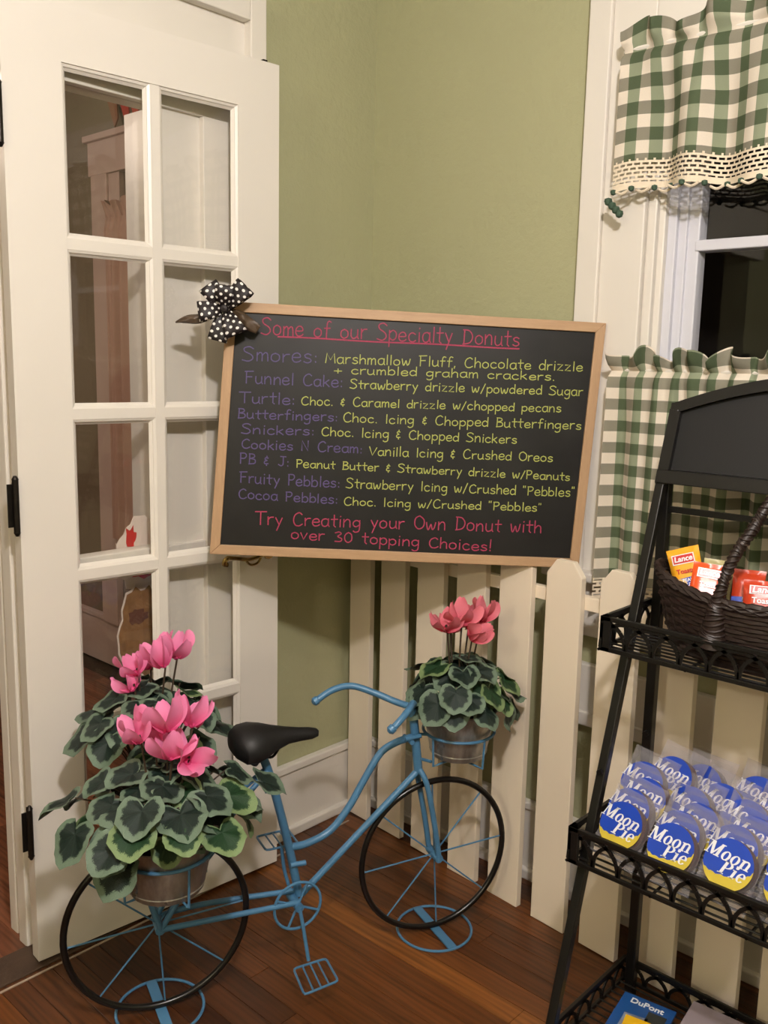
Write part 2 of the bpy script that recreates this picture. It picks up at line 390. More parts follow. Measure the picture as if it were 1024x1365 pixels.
# planks: those in view as parts, the rest joined
rnd = random.Random(21); PW = .0572; far = MB(); cnt = 0
def plank_mb(x0, y0, y1, tone): return MB().box(x0+.0005, x0+PW-.0005, y0+.0005, y1-.0005, -.012, 0, tone)
for i in range(73):
    x0 = -4.17+i*PW; y = WY-.01
    while y > -4.2:
        L = rnd.uniform(.35, 1.25); y1 = max(y-L, -4.2); tone = rnd.choice([rnd.uniform(.15, .6), rnd.uniform(.3, .75), rnd.uniform(0, .35)])
        if abs(x0+.522) < .03 and y1 < -.75: tone = 1.0
        if x0 > -1.45 and y > -1.7 and cnt < 290:
            obj('plank', plank_mb(x0, y1, y, tone), m_floor, floor, tone=True, bevel=.0008); cnt += 1
        else: far.box(x0+.0005, x0+PW-.0005, y1+.0005, y-.0005, -.012, 0, tone)
        y = y1
obj('plank_field', far, m_floor, floor, tone=True, kind='stuff')
floor2 = struct('floor_next_room', MB().box(-4.2, .13, WY, 3.3, -.06, -.012), m_threshold)
far = MB()
for i in range(73):
    x0 = -4.17+i*PW; y = 3.2
    while y > .07:
        y1 = max(y-rnd.uniform(.5, 1.3), .06); far.box(x0+.0005, x0+PW-.0005, y1+.0005, y-.0005, -.012, 0, rnd.random()); y = y1
obj('plank_field', far, m_floor2, floor2, tone=True, kind='stuff')
struct('trim_3', MB().box(-2.6, -.45, -.036, .06, -.012, .004), m_threshold, bevel=.002)
struct('trim_4', MB().box(-2.6, -.14, -.052, -.047, -.001, .0022), m_strip)

# next room behind the opening
struct('wall_next_right', MB().box(.124, .25, .16, 3.3, 0, CEIL), m_next)
struct('wall_next_far', MB().box(-4.2, .25, 3.2, 3.3, 0, CEIL), m_next)
struct('wall_next_left', MB().box(-4.2, -4.1, .16, 3.3, 0, CEIL), m_next)
struct('baseboard_next', MB().box(.104, .124, .2, 3.2, 0, .2).box(.098, .124, .2, 3.2, .2, .225), m_mauve, bevel=.003)
win2 = empty('window_2', (.1, 1.0, 0)); win2['kind'] = 'structure'
obj('casing', MB().box(.09, .124, 1.60, 1.72, .2, 2.225).box(.09, .124, .28, .40, .2, 2.225), m_mauve, win2, bevel=.003, world=True)
obj('head_casing', MB().box(.088, .124, .26, 1.735, 2.08, 2.225).box(.07, .124, .25, 1.745, 2.21, 2.235), m_mauve, win2, bevel=.003, world=True)
obj('sash', MB().box(.1, .124, 1.52, 1.60, .5, 2.08).box(.1, .124, .40, .46, .5, 2.08).box(.1, .124, .4, 1.6, 1.25, 1.3).box(.1, .124, .4, 1.6, .5, .56), m_mauve, win2, bevel=.002, world=True)
obj('pane', MB().box(.118, .122, .42, 1.56, .5, 2.08), m_glass, win2, world=True)
def curtain(name, parent, mat, x, y0, y1, z0, z1, pocket, fold=.02, full=1.5, seed=1, nfold=9, part='cloth', side=-1, hemfn=None, nv=26, head=.035, fa=0.016):
    r = random.Random(seed); ph = [r.uniform(0, 6.28) for _ in range(6)]
    W = abs(y1-y0); sgn = -1 if y1 < y0 else 1
    def wave(u):
        return .55*math.sin(2*PI*nfold*u+ph[0]+1.1*math.sin(2*PI*3*u+ph[1]))+.3*math.sin(2*PI*nfold*1.7*u+ph[2])+.25*math.sin(2*PI*2.3*u+ph[3])
    def fine(u): return math.sin(2*PI*nfold*2.6*u+ph[4]+1.5*math.sin(2*PI*4*u+ph[5]))
    zb = hemfn or (lambda u: z0)
    def fn(u, v):
        # v 0 = hem, 1 = top of heading
        z = zb(u)+(z1-zb(u))*v; k = (z-pocket)
        down = max(0, min(1, -k/.12)); headp = max(0, min(1, k/head))
        pinch = math.exp(-(k/.012)**2)
        a = fold*down*(.55+.45*min(1, -k/.4 if k < 0 else 0))*wave(u)
        b = fa*(.35+.65*headp-.25*pinch)*fine(u)*(1-.75*down)
        zz = z+(.012*headp*math.sin(2*PI*nfold*1.3*u+ph[2])+.007*headp*fine(u+.03))
        return (x+side*(a+b+.016*(1-pinch)*(1-down)+.01*down), y0+sgn*W*u+.004*fine(u+.1)*(1-down), zz)
    nu = int(W*260)
    uvf = lambda u, v: (u*W*full, (z1-z0)*(v-1)*1.02+50)
    o = obj(part, MB().grid(fn, nu, nv, uvf), mat, parent, smooth=True, world=True)
    return o, fn, zb
c2 = empty('cafe_curtain', (.05, 1.0, 0)); tag(c2, 'dim brownish curtain in the next room, seen through the folded door glass', 'curtain')
curtain('c', c2, simple('dusty_brown_curtain', (186, 150, 136), .9), .06, 1.56, .42, .6, 1.95, 1.9, .02, 1.4, 5, 12)
bun = empty('bunting', (.07, 1.5, 2.24)); tag(bun, 'red and tan cloth pennants above the window seen through the folded door', 'bunting')
for k, (yy, m_) in enumerate(((1.53, m_tan), (1.45, m_red), (1.385, m_red))):
    obj('pennant', MB().prism([(.085, yy+.04, 2.37), (.085, yy-.035, 2.37), (.085, yy-.045, 2.27), (.085, yy-.02, 2.24)], (-1, 0, 0), .006), m_, bun, world=True)

# white woodwork around the second opening (trim_1)
t1 = empty('trim_1', (-1, .03, 0)); t1['kind'] = 'structure'
obj('post', MB().box(-1.072, -1.02, .022, .16, 0, 2.2), m_white, t1, bevel=.003, world=True)
obj('door_stop', MB().box(-1.086, -1.070, .055, .095, 0, 2.1).box(-1.078, -1.070, .12, .155, 0, 2.1), m_white, t1, bevel=.003, world=True)
obj('header', MB().box(-2.7, -.44, .0, .07, 1.906, 2.2).box(-2.7, -.44, .07, .15, 2.0, 2.2), m_white, t1, bevel=.002, world=True)
obj('raised_border', MB().box(-.488, -.44, -.026, .03, 0, 2.2).box(-2.7, -.488, -.026, .02, 2.14, 2.2), m_white, t1, bevel=.003, world=True)
obj('stile', MB().box(-.612, -.488, -.004, .15, 0, 1.906), m_white, t1, bevel=.002, world=True)
obj('panel', MB().box(-.73, -.612, .012, .14, 0, 1.906), m_white, t1, world=True)
obj('stile', MB().box(-.738, -.722, .0, .034, 0, 1.906), m_white, t1, bevel=.002, world=True)
obj('rail', MB().box(-1.02, -.738, .0, .04, .885, .910).box(-.73, -.612, .0, .04, .885, .908), m_white, t1, bevel=.003, world=True)
obj('rail', MB().box(-1.02, -.738, .0, .04, 0, .2), m_white, t1, bevel=.003, world=True)
obj('pane', MB().box(-1.02, -.738, .02, .024, .2, .885).box(-1.02, -.738, .02, .024, .91, 1.906), m_glass, t1, world=True)

# torn-edge paper cut-outs stuck to the far side of the pane
def ragged(cx, cz, rx, rz, n, seed, amp=.08):
    r = random.Random(seed); pts = []
    for k in range(n):
        a = 2*PI*k/n; q = 1+amp*r.uniform(-1, 1)+amp*.6*math.sin(5*a+seed)
        pts.append((cx+rx*q*math.cos(a), cz+rz*q*math.sin(a)))
    return pts
def flat(mb, poly, y0, t): return mb.prism([(p[0], y0, p[1]) for p in poly], (0, 1, 0), t)
m_cookie = simple('cookie_print', (178, 130, 86), .6, vary=.8, nscale=34)
m_choc = simple('chocolate_print', (112, 72, 60), .5)
m_icing = simple('icing_print', (235, 220, 210), .6, vary=.3)
cc = empty('cookie_cutout', (-.78, .03, .75)); tag(cc, 'brown cookie picture cut-out behind the lower left pane of the folded door', 'decoration')
obj('paper', flat(MB(), ragged(-.775, .70, .068, .115, 34, 3), .034, .002), m_icing, cc, world=True)
obj('print', flat(MB(), ragged(-.775, .70, .064, .110, 34, 3), .0325, .0012), m_cookie, cc, world=True)
obj('chocolate_patch', flat(MB(), ragged(-.79, .738, .026, .020, 20, 8, .2), .0315, .0008), m_choc, cc, world=True)
cc = empty('icing_cutout', (-.78, .05, .9)); tag(cc, 'white and red iced donut picture cut-out above the brown cookie cut-out', 'decoration')
obj('paper', flat(MB(), ragged(-.765, .885, .075, .090, 34, 5), .044, .002), m_icing, cc, world=True)
obj('jam_patch', flat(MB(), ragged(-.797, .93, .014, .026, 16, 8, .25), .0428, .0008), m_logored, cc, world=True)
obj('jam_patch', flat(MB(), ragged(-.765, .84, .028, .012, 16, 9, .25), .0428, .0008), m_logored, cc, world=True)

# baseboards
struct('baseboard_left', MB().box(-.44, 0, .013, WY, 0, .193).box(-.44, 0, .006, WY, .193, .216).box(-.44, 0, -.002, WY, 0, .028), m_white, bevel=.004)
struct('baseboard_right', MB().box(-.017, 0, -4.2, .013, 0, .193).box(-.024, 0, -4.2, .006, .193, .214).box(-.032, 0, -4.2, -.002, 0, .028), m_white, bevel=.004)

# window_1 with casing, stool, apron, sash
w1 = empty('window_1', (0, -1.3, .85)); w1['kind'] = 'structure'
obj('back_band', MB().box(-.028, 0, -.715, -.658, .84, 2.22).box(-.028, 0, -1.99, -1.935, .84, 2.22).box(-.028, 0, -1.935, -.715, 2.165, 2.22), m_white, w1, bevel=.003, world=True)
obj('casing', MB().box(-.018, 0, -.82, -.715, .84, 2.165).box(-.018, 0, -1.935, -1.83, .84, 2.165).box(-.018, 0, -1.83, -.82, 2.05, 2.165), m_white, w1, bevel=.003, world=True)
obj('jamb', MB().box(0, .13, -.828, -.80, .86, 2.07).box(0, .13, -1.85, -1.822, .86, 2.07).box(0, .13, -1.85, -.80, 2.045, 2.07), m_white, w1, world=True)
m_vinyl = simple('white_vinyl_sash', (214, 214, 222), .3, vary=.03)
obj('stop_moulding', MB().box(-.006, .012, -.843, -.822, .86, 2.05).box(.012, .030, -.856, -.822, .86, 2.05), m_white, w1, bevel=.003, world=True)
obj('track', MB().box(.03, .045, -.874, -.822, .86, 2.05).box(.045, .07, -.892, -.822, .86, 2.05), m_vinyl, w1, bevel=.002, world=True)
obj('sash', MB().box(.055, .095, -.918, -.885, .88, 2.05).box(.055, .095, -1.80, -1.75, .88, 2.05).box(.055, .095, -1.75, -.918, .88, .94), m_vinyl, w1, bevel=.003, world=True)
obj('meeting_rail', MB().box(.052, .098, -1.78, -.91, 1.612, 1.636), m_vinyl, w1, bevel=.003, world=True)
obj('pane', MB().box(.073, .077, -1.75, -.918, .94, 1.612).box(.078, .082, -1.75, -.918, 1.636, 2.05), m_glass, w1, world=True)
obj('stool', MB().box(-.055, .06, -2.03, -.62, .842, .866), m_white, w1, bevel=.005, world=True)
obj('apron', MB().box(-.018, 0, -1.99, -.66, .70, .842).box(-.022, 0, -1.99, -.66, .49, .63).box(-.030, 0, -1.99, -.66, .475, .51), m_white, w1, bevel=.003, world=True)
struct('trim_5', MB().box(.9, 1.0, -2.4, -.2, 0, 2.6), m_out)

# ------------------------------------------------------------------ the folded-back glass door (door_1)
dr = empty('door_1', (-1.097, -.023, .010), math.atan2(-.057, .649)); dr['kind'] = 'structure'
DW, DH, TH = .652, 2.03, .034
cols = ((.120, .315), (.337, .537)); rows_z = [1.92-.35*k for k in range(5)]
obj('stile', MB().box(0, .120, 0, TH, 0, DH), m_white, dr)
obj('stile', MB().box(.537, DW, 0, TH, 0, DH), m_white, dr)
obj('rail', MB().box(.12, .537, 0, TH, 1.92, DH), m_white, dr)
obj('rail', MB().box(.12, .537, 0, TH, 0, .182), m_white, dr)
obj('muntin', MB().box(.315, .337, .002, TH-.002, .182, 1.92), m_white, dr)
for k in range(1, 5): obj('muntin', MB().box(.12, .537, .0025, TH-.0025, rows_z[k]-.011, rows_z[k]+.011), m_white, dr)
pane_me = {}; bead_me = {}
for ci, (a, b) in enumerate(cols):
    for k in range(5):
        zt = 1.92 if k == 0 else rows_z[k]-.011; zb = .182 if k == 4 else rows_z[k+1]+.011
        obj('pane', MB().box(a, b, .015, .018, zb, zt), m_glass, dr)
        bd = MB()
        for (o1, y1_, o2, y2_) in ((0, .003, .006, .006), (.006, .008, .012, .0145)):
            fr0 = [(a+o1, y1_, zb+o1), (b-o1, y1_, zb+o1), (b-o1, y1_, zt-o1), (a+o1, y1_, zt-o1)]
            fr1 = [(a+o2, y2_, zb+o2), (b-o2, y2_, zb+o2), (b-o2, y2_, zt-o2), (a+o2, y2_, zt-o2)]
            bd.add(fr0+fr1, [(i, (i+1) % 4, 4+(i+1) % 4, 4+i) for i in range(4)])
        fr0 = [(a+.006, .006, zb+.006), (b-.006, .006, zb+.006), (b-.006, .006, zt-.006), (a+.006, .006, zt-.006)]
        fr1 = [(a+.006, .008, zb+.006), (b-.006, .008, zb+.006), (b-.006, .008, zt-.006), (a+.006, .008, zt-.006)]
        bd.add(fr0+fr1, [(i, (i+1) % 4, 4+(i+1) % 4, 4+i) for i in range(4)])
        obj('glazing_bead', bd, m_white, dr)
for z in (1.80, 1.035, .315):
    h = MB().tube([(-.008, -.004, z-.055), (-.008, -.004, z+.055)], .0065, 10).tube([(-.008, -.004, z+.055), (-.008, -.004, z+.063)], [.0075, .003], 10).tube([(-.008, -.004, z-.063), (-.008, -.004, z-.055)], [.003, .0075], 10)
    h.box(-.022, -.004, .004, .007, z-.045, z+.045).box(-.003, .0, .004, .03, z-.045, z+.045)
    obj('hinge', h, m_hinge, dr, smooth=True)
hd = MB().tube(smooth_pts([(.475, -.045, .872), (.50, -.052, .868), (.53, -.05, .862), (.56, -.05, .866), (.585, -.045, .868)], 5), .005, 8)
hd.tube([(.59, .0, .868), (.59, -.045, .868)], .010, 10).tube([(.59, -.045, .868), (.59, -.052, .868)], [.014, .012], 12)
hd.tube(smooth_pts([(.475, -.045, .872), (.465, -.047, .868), (.463, -.045, .858), (.472, -.045, .855)], 5), .006, 8)
hd.tube(smooth_pts([(.52, -.05, .862), (.535, -.05, .848), (.555, -.05, .85), (.565, -.05, .862)], 5), .003, 8)
obj('handle', hd, m_brass, dr, smooth=True)
obj('latch', MB().box(.612, .624, .008, .026, 2.03, 2.037), m_hinge, dr)

# ------------------------------------------------------------------ curtains
val = empty('valance_curtain', (-.05, -.78, 2.03)); tag(val, 'short green and white gingham valance with crochet hem at window top', 'curtain')
hem = lambda u: 1.800+.014*math.sin(2*PI*2.3*u+1.2)-.022*max(0, 1-u*6)
o, fnv, zbv = curtain('v', val, m_ging_v, -.055, -.768, -1.95, 1.80, 2.075, 2.028, .036, 1.15, 11, 5.5, hemfn=hem, nv=34, fa=.018)
def lace_strip(parent, fn, W, h, nu, name='crochet_trim'):
    def g(u, v):
        p = fn(u, 0); return (p[0]-.0005, p[1], p[2]-h*(1-v)+.004)
    obj(name, MB().grid(g, nu, 5, lambda u, v: (u*W*1.15, v*h)), m_lace, parent, smooth=True, world=True)
lace_strip(val, fnv, 1.18, .062, 300)
tz = MB(); tas_me = MB().lathe([(.0005, .006), (.006, .004), (.007, 0), (.005, -.005), (.0005, -.007)], 8).mesh('tassel', m_lacet, True); vl = root_loc(val)
for k in range(30):
    u = k/29*.985+.004; p = fnv(u, 0); c_ = (p[0]-.003, p[1], p[2]-.058)
    link('tassel', tas_me, val, Vector(c_)-vl)
    if k: 
        p2 = fnv(u-.017, 0); 
        tz.tube(smooth_pts([(p2[0]-.002, p2[1]+.016, p2[2]-.060), (p2[0]-.003, p2[1], p2[2]-.067), (p2[0]-.002, p2[1]-.016, p2[2]-.060)], 4), .003, 6)
obj('scallop_edge', tz, simple('cream_crochet_edge', (226, 212, 188), .9), val, smooth=True, world=True, kind='stuff')
for k in range(4): link('tassel', tas_me, val, Vector((-.075+.003*k, -.760-.008*k, 1.716-.009*k))-vl, None, 1.35)
obj('curtain_rod', MB().tube([(-.05, -.765, 2.032), (-.05, -1.95, 2.032)], .006, 8).tube([(-.05, -.765, 2.032), (.0, -.765, 2.032)], .005, 8).tube([(-.05, -1.95, 2.032), (.0, -1.95, 2.032)], .005, 8), m_white, val, smooth=True, world=True)
caf = empty('cafe_curtain', (-.045, -.8, 1.34)); tag(caf, 'long green and white gingham cafe curtain covering lower window, behind black rack', 'curtain')
def leftflare(u): return .862
o, fnc, zbc = curtain('c', caf, m_ging_c, -.05, -.785, -1.9, .862, 1.385, 1.346, .030, 1.22, 4, 9, nv=40, fa=.022)
lace_strip(caf, fnc, 1.115, .055, 300)
obj('curtain_rod', MB().tube([(-.045, -.78, 1.348), (-.045, -1.9, 1.348)], .005, 8).tube([(-.045, -.78, 1.348), (.0, -.78, 1.348)], .004, 8).tube([(-.045, -1.9, 1.348), (0, -1.9, 1.348)], .004, 8), m_white, caf, smooth=True, world=True)

# ------------------------------------------------------------------ picket fence
fa_ = math.atan2(-1, -.086)
fen = empty('picket_fence', (-.098, 0, 0), fa_)
tag(fen, 'cream picket fence panel standing against the wall below the window', 'fence')
# local +x runs along the fence away from the corner, local +y points ... to the wall side
PT = .018; sgnw = 1
def picket_mb(w=.098, h=.912):
    c = .026
    poly = [(0, 0), (w, 0), (w, h-.034), (w-c, h), (c, h), (0, h-.034)]
    return MB().prism([(a, 0, b) for a, b in poly], (0, 1, 0), PT)
pm = picket_mb().mesh('picket', m_fence)
for i in range(13):
    x = -.009+.1437*i
    if i == 0: me = picket_mb(.088).mesh('picket', m_fence); x = .001
    else: me = pm
    o = link('picket', me, fen, (x, 0, .003+random.uniform(-.003, .003)), (0, random.uniform(-.004, .004), 0))
    b = o.modifiers.new('bevel', 'BEVEL'); b.width = .0015; b.segments = 2; b.limit_method = 'ANGLE'
for z in (.803,):
    obj('rail', MB().box(.005, 1.86, PT, PT+.02, z, z+.032), m_fence, fen, bevel=.002)

# ------------------------------------------------------------------ chalkboard
BLc = Vector((-.7036, -.1372, .9066)); U_ = Vector((.7208, -.6924, -.0310)).normalized(); V_ = Vector((.0554, .0129, .9984)); V_ = (V_-U_*V_.dot(U_)).normalized(); N_ = U_.cross(V_)
bd = empty('menu_chalkboard', BLc)
bd.rotation_euler = Matrix(((U_.x, V_.x, N_.x), (U_.y, V_.y, N_.y), (U_.z, V_.z, N_.z))).to_euler()
tag(bd, 'large black chalkboard in oak frame listing donut flavours in coloured chalk', 'chalkboard')
BW, BH, K = .8698, .5760, .0388
def S(u, v, z): return (u+K*v, v, z)
def sbox(mb, u0, u1, v0, v1, z0, z1):
    vs = [S(u, v, z) for u in (u0, u1) for v in (v0, v1) for z in (z0, z1)]
    return mb.add(vs, [(0, 1, 3, 2), (4, 6, 7, 5), (0, 4, 5, 1), (2, 3, 7, 6), (0, 2, 6, 4), (1, 5, 7, 3)])
def mitre(pts):
    mb = MB(); return mb.prism([S(a, b, -.018) for a, b in pts], (0, 0, 1), .018)
F = .0225
obj('frame_rail', mitre([(0, BH), (F, BH-F), (BW-F, BH-F), (BW, BH)]), m_oak_h, bd, bevel=.0015)
obj('frame_rail', mitre([(0, 0), (BW, 0), (BW-F, F), (F, F)]), m_oak_h, bd, bevel=.0015)
obj('frame_stile', mitre([(0, 0), (F, F), (F, BH-F), (0, BH)]), m_oak_v, bd, bevel=.0015)
obj('frame_stile', mitre([(BW, 0), (BW, BH), (BW-F, BH-F), (BW-F, F)]), m_oak_v, bd, bevel=.0015)
obj('writing_surface', sbox(MB(), F-.004, BW-F+.004, F-.004, BH-F+.004, -.014, -.006), m_board, bd)
# hand lettering as single-stroke glyphs, cap height 10, x-height 6; ~ marks a curved stroke
G = {
'a': (5, "~4.5,5 3,6 1,5.2 .3,3 1,.6 2.8,0 4.2,1.5 4.6,4.8|4.6,6 4.6,1 5.2,0"), 'b': (5, ".5,10 .5,0|~.5,4 2.5,6 4.5,4.6 4.6,1.6 3,0 .6,.8"),
'c': (4.8, "~4.3,5 2.6,6 .8,4.8 .4,2.5 1.3,.4 3.2,0 4.6,1"), 'd': (5, "4.5,10 4.5,0|~4.5,4 2.6,6 .6,4.5 .4,1.6 2,0 4.4,1.4"),
'e': (4.9, "~.6,3 4.4,3.3 4,5.4 2.4,6 .7,4.6 .4,2 1.6,.1 3.6,.2 4.8,1.2"), 'f': (4, "~4.2,9.4 2.9,10 1.9,8.6 1.7,5 1.6,0|.2,5.6 3.8,5.8"),
'g': (5, "~4.3,5 2.5,6 .6,4.6 .5,2 2.2,.6 4.3,2.2|~4.5,6 4.5,0 4,-3 2,-4 .6,-3"), 'h': (4.9, ".5,10 .5,0|~.6,3.5 2.4,6 4.2,5 4.4,2.5 4.5,0"),
'i': (1.8, "1,6 1,0|1,8.4 1.2,8.8"), 'k': (4.8, ".5,10 .5,0|4,6 .6,2.6|1.6,3.4 4.4,0"), 'l': (1.8, "1,10 1,0"),
'm': (6.6, ".5,6 .5,0|~.5,4 1.8,6 3,5 3.1,0|~3.1,4 4.6,6 5.8,5 6.1,0"), 'n': (5, ".5,6 .5,0|~.6,3.6 2.4,6 4.2,5 4.5,0"),
'o': (5, "~2.4,6 .6,4.6 .5,1.4 2.4,0 4.4,1.4 4.4,4.6 2.4,6"), 'p': (5, ".5,6 .5,-4|~.5,4.4 2.6,6 4.5,4.6 4.5,1.6 2.6,0 .6,1.4"),
'r': (3.9, ".5,6 .6,0|~.6,3.6 1.8,5.6 3.8,5.9"), 's': (4.4, "~4,5.2 2.4,6 .8,5 1.4,3.5 3.6,2.6 4,1 2.2,0 .4,.8"), 't': (4, "2,9.5 2,1 3,0|.2,6 4.2,6.2"),
'u': (5.1, "~.5,6 .5,1.8 1.8,0 3.8,1 4.4,3|4.4,6 4.4,1 5,0"), 'w': (6.6, "~.3,6 1,1 1.8,0 3,4 3.4,4 4.2,.2 5.4,1.5 6.2,6"), 'y': (5, ".5,6 2.6,1|4.6,6 1.4,-4"),
'v': (4.6, ".3,6 2.2,0 4.3,6"),
'z': (4.8, ".4,6 4.2,6 .4,0 4.4,0"), 'S': (6, "~5.6,9 3.6,10.4 1,9.4 1.2,7 4.6,4.6 5.4,2 3.2,0 0,.8"), 'F': (5.8, "1,10 1,0|0,10 5.5,10.4|1,5.4 4.6,5.6"),
'T': (6.6, "0,10 7,10.2|3.4,10 3.4,0"), 'B': (5.4, "1,10 .8,0|~.6,10 4,9.6 4.4,7 1,5.4|~1,5.4 4.8,4.6 4.8,1 .4,0"), 'C': (6.2, "~5.6,8.6 3.8,10 1.2,8 .4,4 1.6,.6 4,0 6,1.4"),
'N': (6, ".5,0 .5,10 5,0 5,10"), 'P': (5.4, ".8,10 .8,0|~.4,10 4,10 5,7.6 3.6,5.2 .8,5"), 'J': (5.4, "~4,10 4,2 2.6,0 .6,1.2|2,10 6,10"),
'M': (7.6, ".3,0 1.2,10 3.8,3 6.4,10 7.2,0"), 'I': (2, "1,10 1,0"), 'D': (6.4, "1,10 .8,0|~.2,10 4,9.4 6,5.6 4.6,1.4 .2,0"), 'V': (6, "0,10 2.6,0 6,9"),
'O': (6.6, "~3.4,10 .8,8 .5,3 3,0 6,2 6.2,7 3.4,10"), '&': (4.4, "~3.4,7 1.6,7.4 1,5.6 2.6,4.6 .8,3.6 .8,1.4 3.4,1.4|2.4,9 2.4,7|2.2,1.2 2.2,-.5"),
'+': (5.2, "0,3 5,3|2.5,5.5 2.5,.5"), ':': (2.2, "1,5 1.1,4.4|1,1 1.1,.4"), '.': (1.8, ".8,.5 1.1,.1"), ',': (2, "1,.8 .6,-1.2"), '/': (4, "3.6,10 .2,-1"),
'"': (2.8, ".5,10.4 .4,8.6|2,10.4 1.9,8.6"), '!': (2.2, "1.2,11 1,3|1,1 1.1,.4"), '3': (5.2, "~.6,9 3,10.2 4.4,8.4 2.2,5.6 4.8,3.4 4,.6 .6,.4"),
'0': (5.4, "~2.6,10 .6,7 .6,2.4 2.6,0 4.8,2.6 4.6,8 2.6,10"), ' ': (4.2, "")}
def stroke(mb, pts, w, z, pre=None):
    n = len(pts)
    if n < 2: return
    L, R = [], []
    for i in range(n):
        d = pts[min(i+1, n-1)]-pts[max(i-1, 0)]
        if d.length < 1e-9: d = Vector((1, 0))
        d.normalize(); nn = Vector((-d.y, d.x))*(w/2)
        p = pts[i]
        if i == 0: p = p-d*(w*.35)
        if i == n-1: p = p+d*(w*.35)
        L.append((p.x+nn.x, p.y+nn.y, z)); R.append((p.x-nn.x, p.y-nn.y, z))
    mb.add(L+R, [(i, i+1, n+i+1, n+i) for i in range(n-1)])
def letter(emit, text, u0, v0, u1, v1, cap, w, z, rng):
    mb = MB()
    adv = sum(G[c][0]+1.0 for c in text)-1.0; sx = (u1-u0)/adv; sy = cap/10; x = 0
    for c in text:
        if c == ' ':
            emit(mb); mb = MB()
        wd, st = G[c]; jit = rng.uniform(-.25, .25); js = rng.uniform(.93, 1.07); xs = rng.uniform(-.15, .15)
        for s_ in st.split('|') if st else []:
            cur = s_.startswith('~'); pts = [Vector(tuple(float(q) for q in p.split(','))) for p in s_.lstrip('~').split()]
            if cur: pts = [Vector((p.x, p.y)) for p in smooth_pts([(p.x, p.y, 0) for p in pts], 4)]
            out = []
            for p in pts:
                uu = u0+(x+p.x+xs)*sx; f = (uu-u0)/(u1-u0); out.append(Vector((uu, v0+(v1-v0)*f+(p.y*js+jit)*sy)))
            stroke(mb, out, w, z)
        x += wd+1.0
    emit(mb)
LINES = [
('p', 'Some of our Specialty Donuts', 0.1001, 0.5071, 0.6926, 0.5122, 0.035), ('v', 'Smores:', 0.0599, 0.4463, 0.231, 0.4503, 0.0318),
('y', 'Marshmallow Fluff, Chocolate drizzle', 0.2481, 0.4512, 0.8458, 0.4637, 0.0219), ('y', '+ crumbled graham crackers.', 0.2695, 0.4286, 0.7821, 0.4388, 0.0186),
('v', 'Funnel Cake:', 0.0676, 0.3961, 0.2915, 0.3974, 0.027), ('y', 'Strawberry drizzle w/powdered Sugar', 0.307, 0.3965, 0.8501, 0.4068, 0.0204),
('v', 'Turtle:', 0.0562, 0.3515, 0.1837, 0.3528, 0.0254), ('y', 'Choc. & Caramel drizzle w/chopped pecans', 0.1974, 0.3535, 0.8015, 0.3662, 0.0196),
('v', 'Butterfingers:', 0.0539, 0.3157, 0.2829, 0.32, 0.0212), ('y', 'Choc. Icing & Chopped Butterfingers', 0.295, 0.3189, 0.8524, 0.3285, 0.0205),
('v', 'Snickers:', 0.0635, 0.2812, 0.231, 0.2849, 0.0213), ('y', 'Choc. Icing & Chopped Snickers', 0.2464, 0.2856, 0.7022, 0.2882, 0.0206),
('v', 'Cookies N Cream:', 0.0645, 0.2478, 0.3432, 0.2487, 0.0223), ('y', 'Vanilla Icing & Crushed Oreos', 0.359, 0.2451, 0.7903, 0.2502, 0.0208),
('v', 'PB & J:', 0.0614, 0.2132, 0.1754, 0.2107, 0.0223), ('y', 'Peanut Butter & Strawberry drizzle w/Peanuts', 0.1909, 0.2097, 0.8345, 0.2072, 0.019),
('v', 'Fruity Pebbles:', 0.0628, 0.1684, 0.2948, 0.1665, 0.0242), ('y', 'Strawberry Icing w/Crushed "Pebbles"', 0.3087, 0.1671, 0.8481, 0.1696, 0.0209),
('v', 'Cocoa Pebbles:', 0.0613, 0.1319, 0.2912, 0.1288, 0.0217), ('y', 'Choc. Icing w/Crushed "Pebbles"', 0.3053, 0.1267, 0.7718, 0.1316, 0.0192),
('p', 'Try Creating your Own Donut with', 0.1011, 0.0725, 0.7753, 0.0809, 0.0297), ('p', 'over 30 topping Choices!', 0.1852, 0.0426, 0.6601, 0.0315, 0.0246)]
rl = random.Random(5)
for c_, tx, *q in LINES:
    mt = {'p': m_cpink, 'v': m_cvio, 'y': m_cyel}[c_]; letter(lambda m_: obj('chalk_word', m_, mt, bd), tx, *q, .0026 if c_ != 'y' else .0022, -.0054, rl)
    if tx.startswith('Some'):
        mb = MB(); stroke(mb, [Vector((.139+.554*k/12, .5042+.0029*k/12+.0008*math.sin(k))) for k in range(13)], .0032, -.0054)
        obj('chalk_underline', mb, mt, bd)

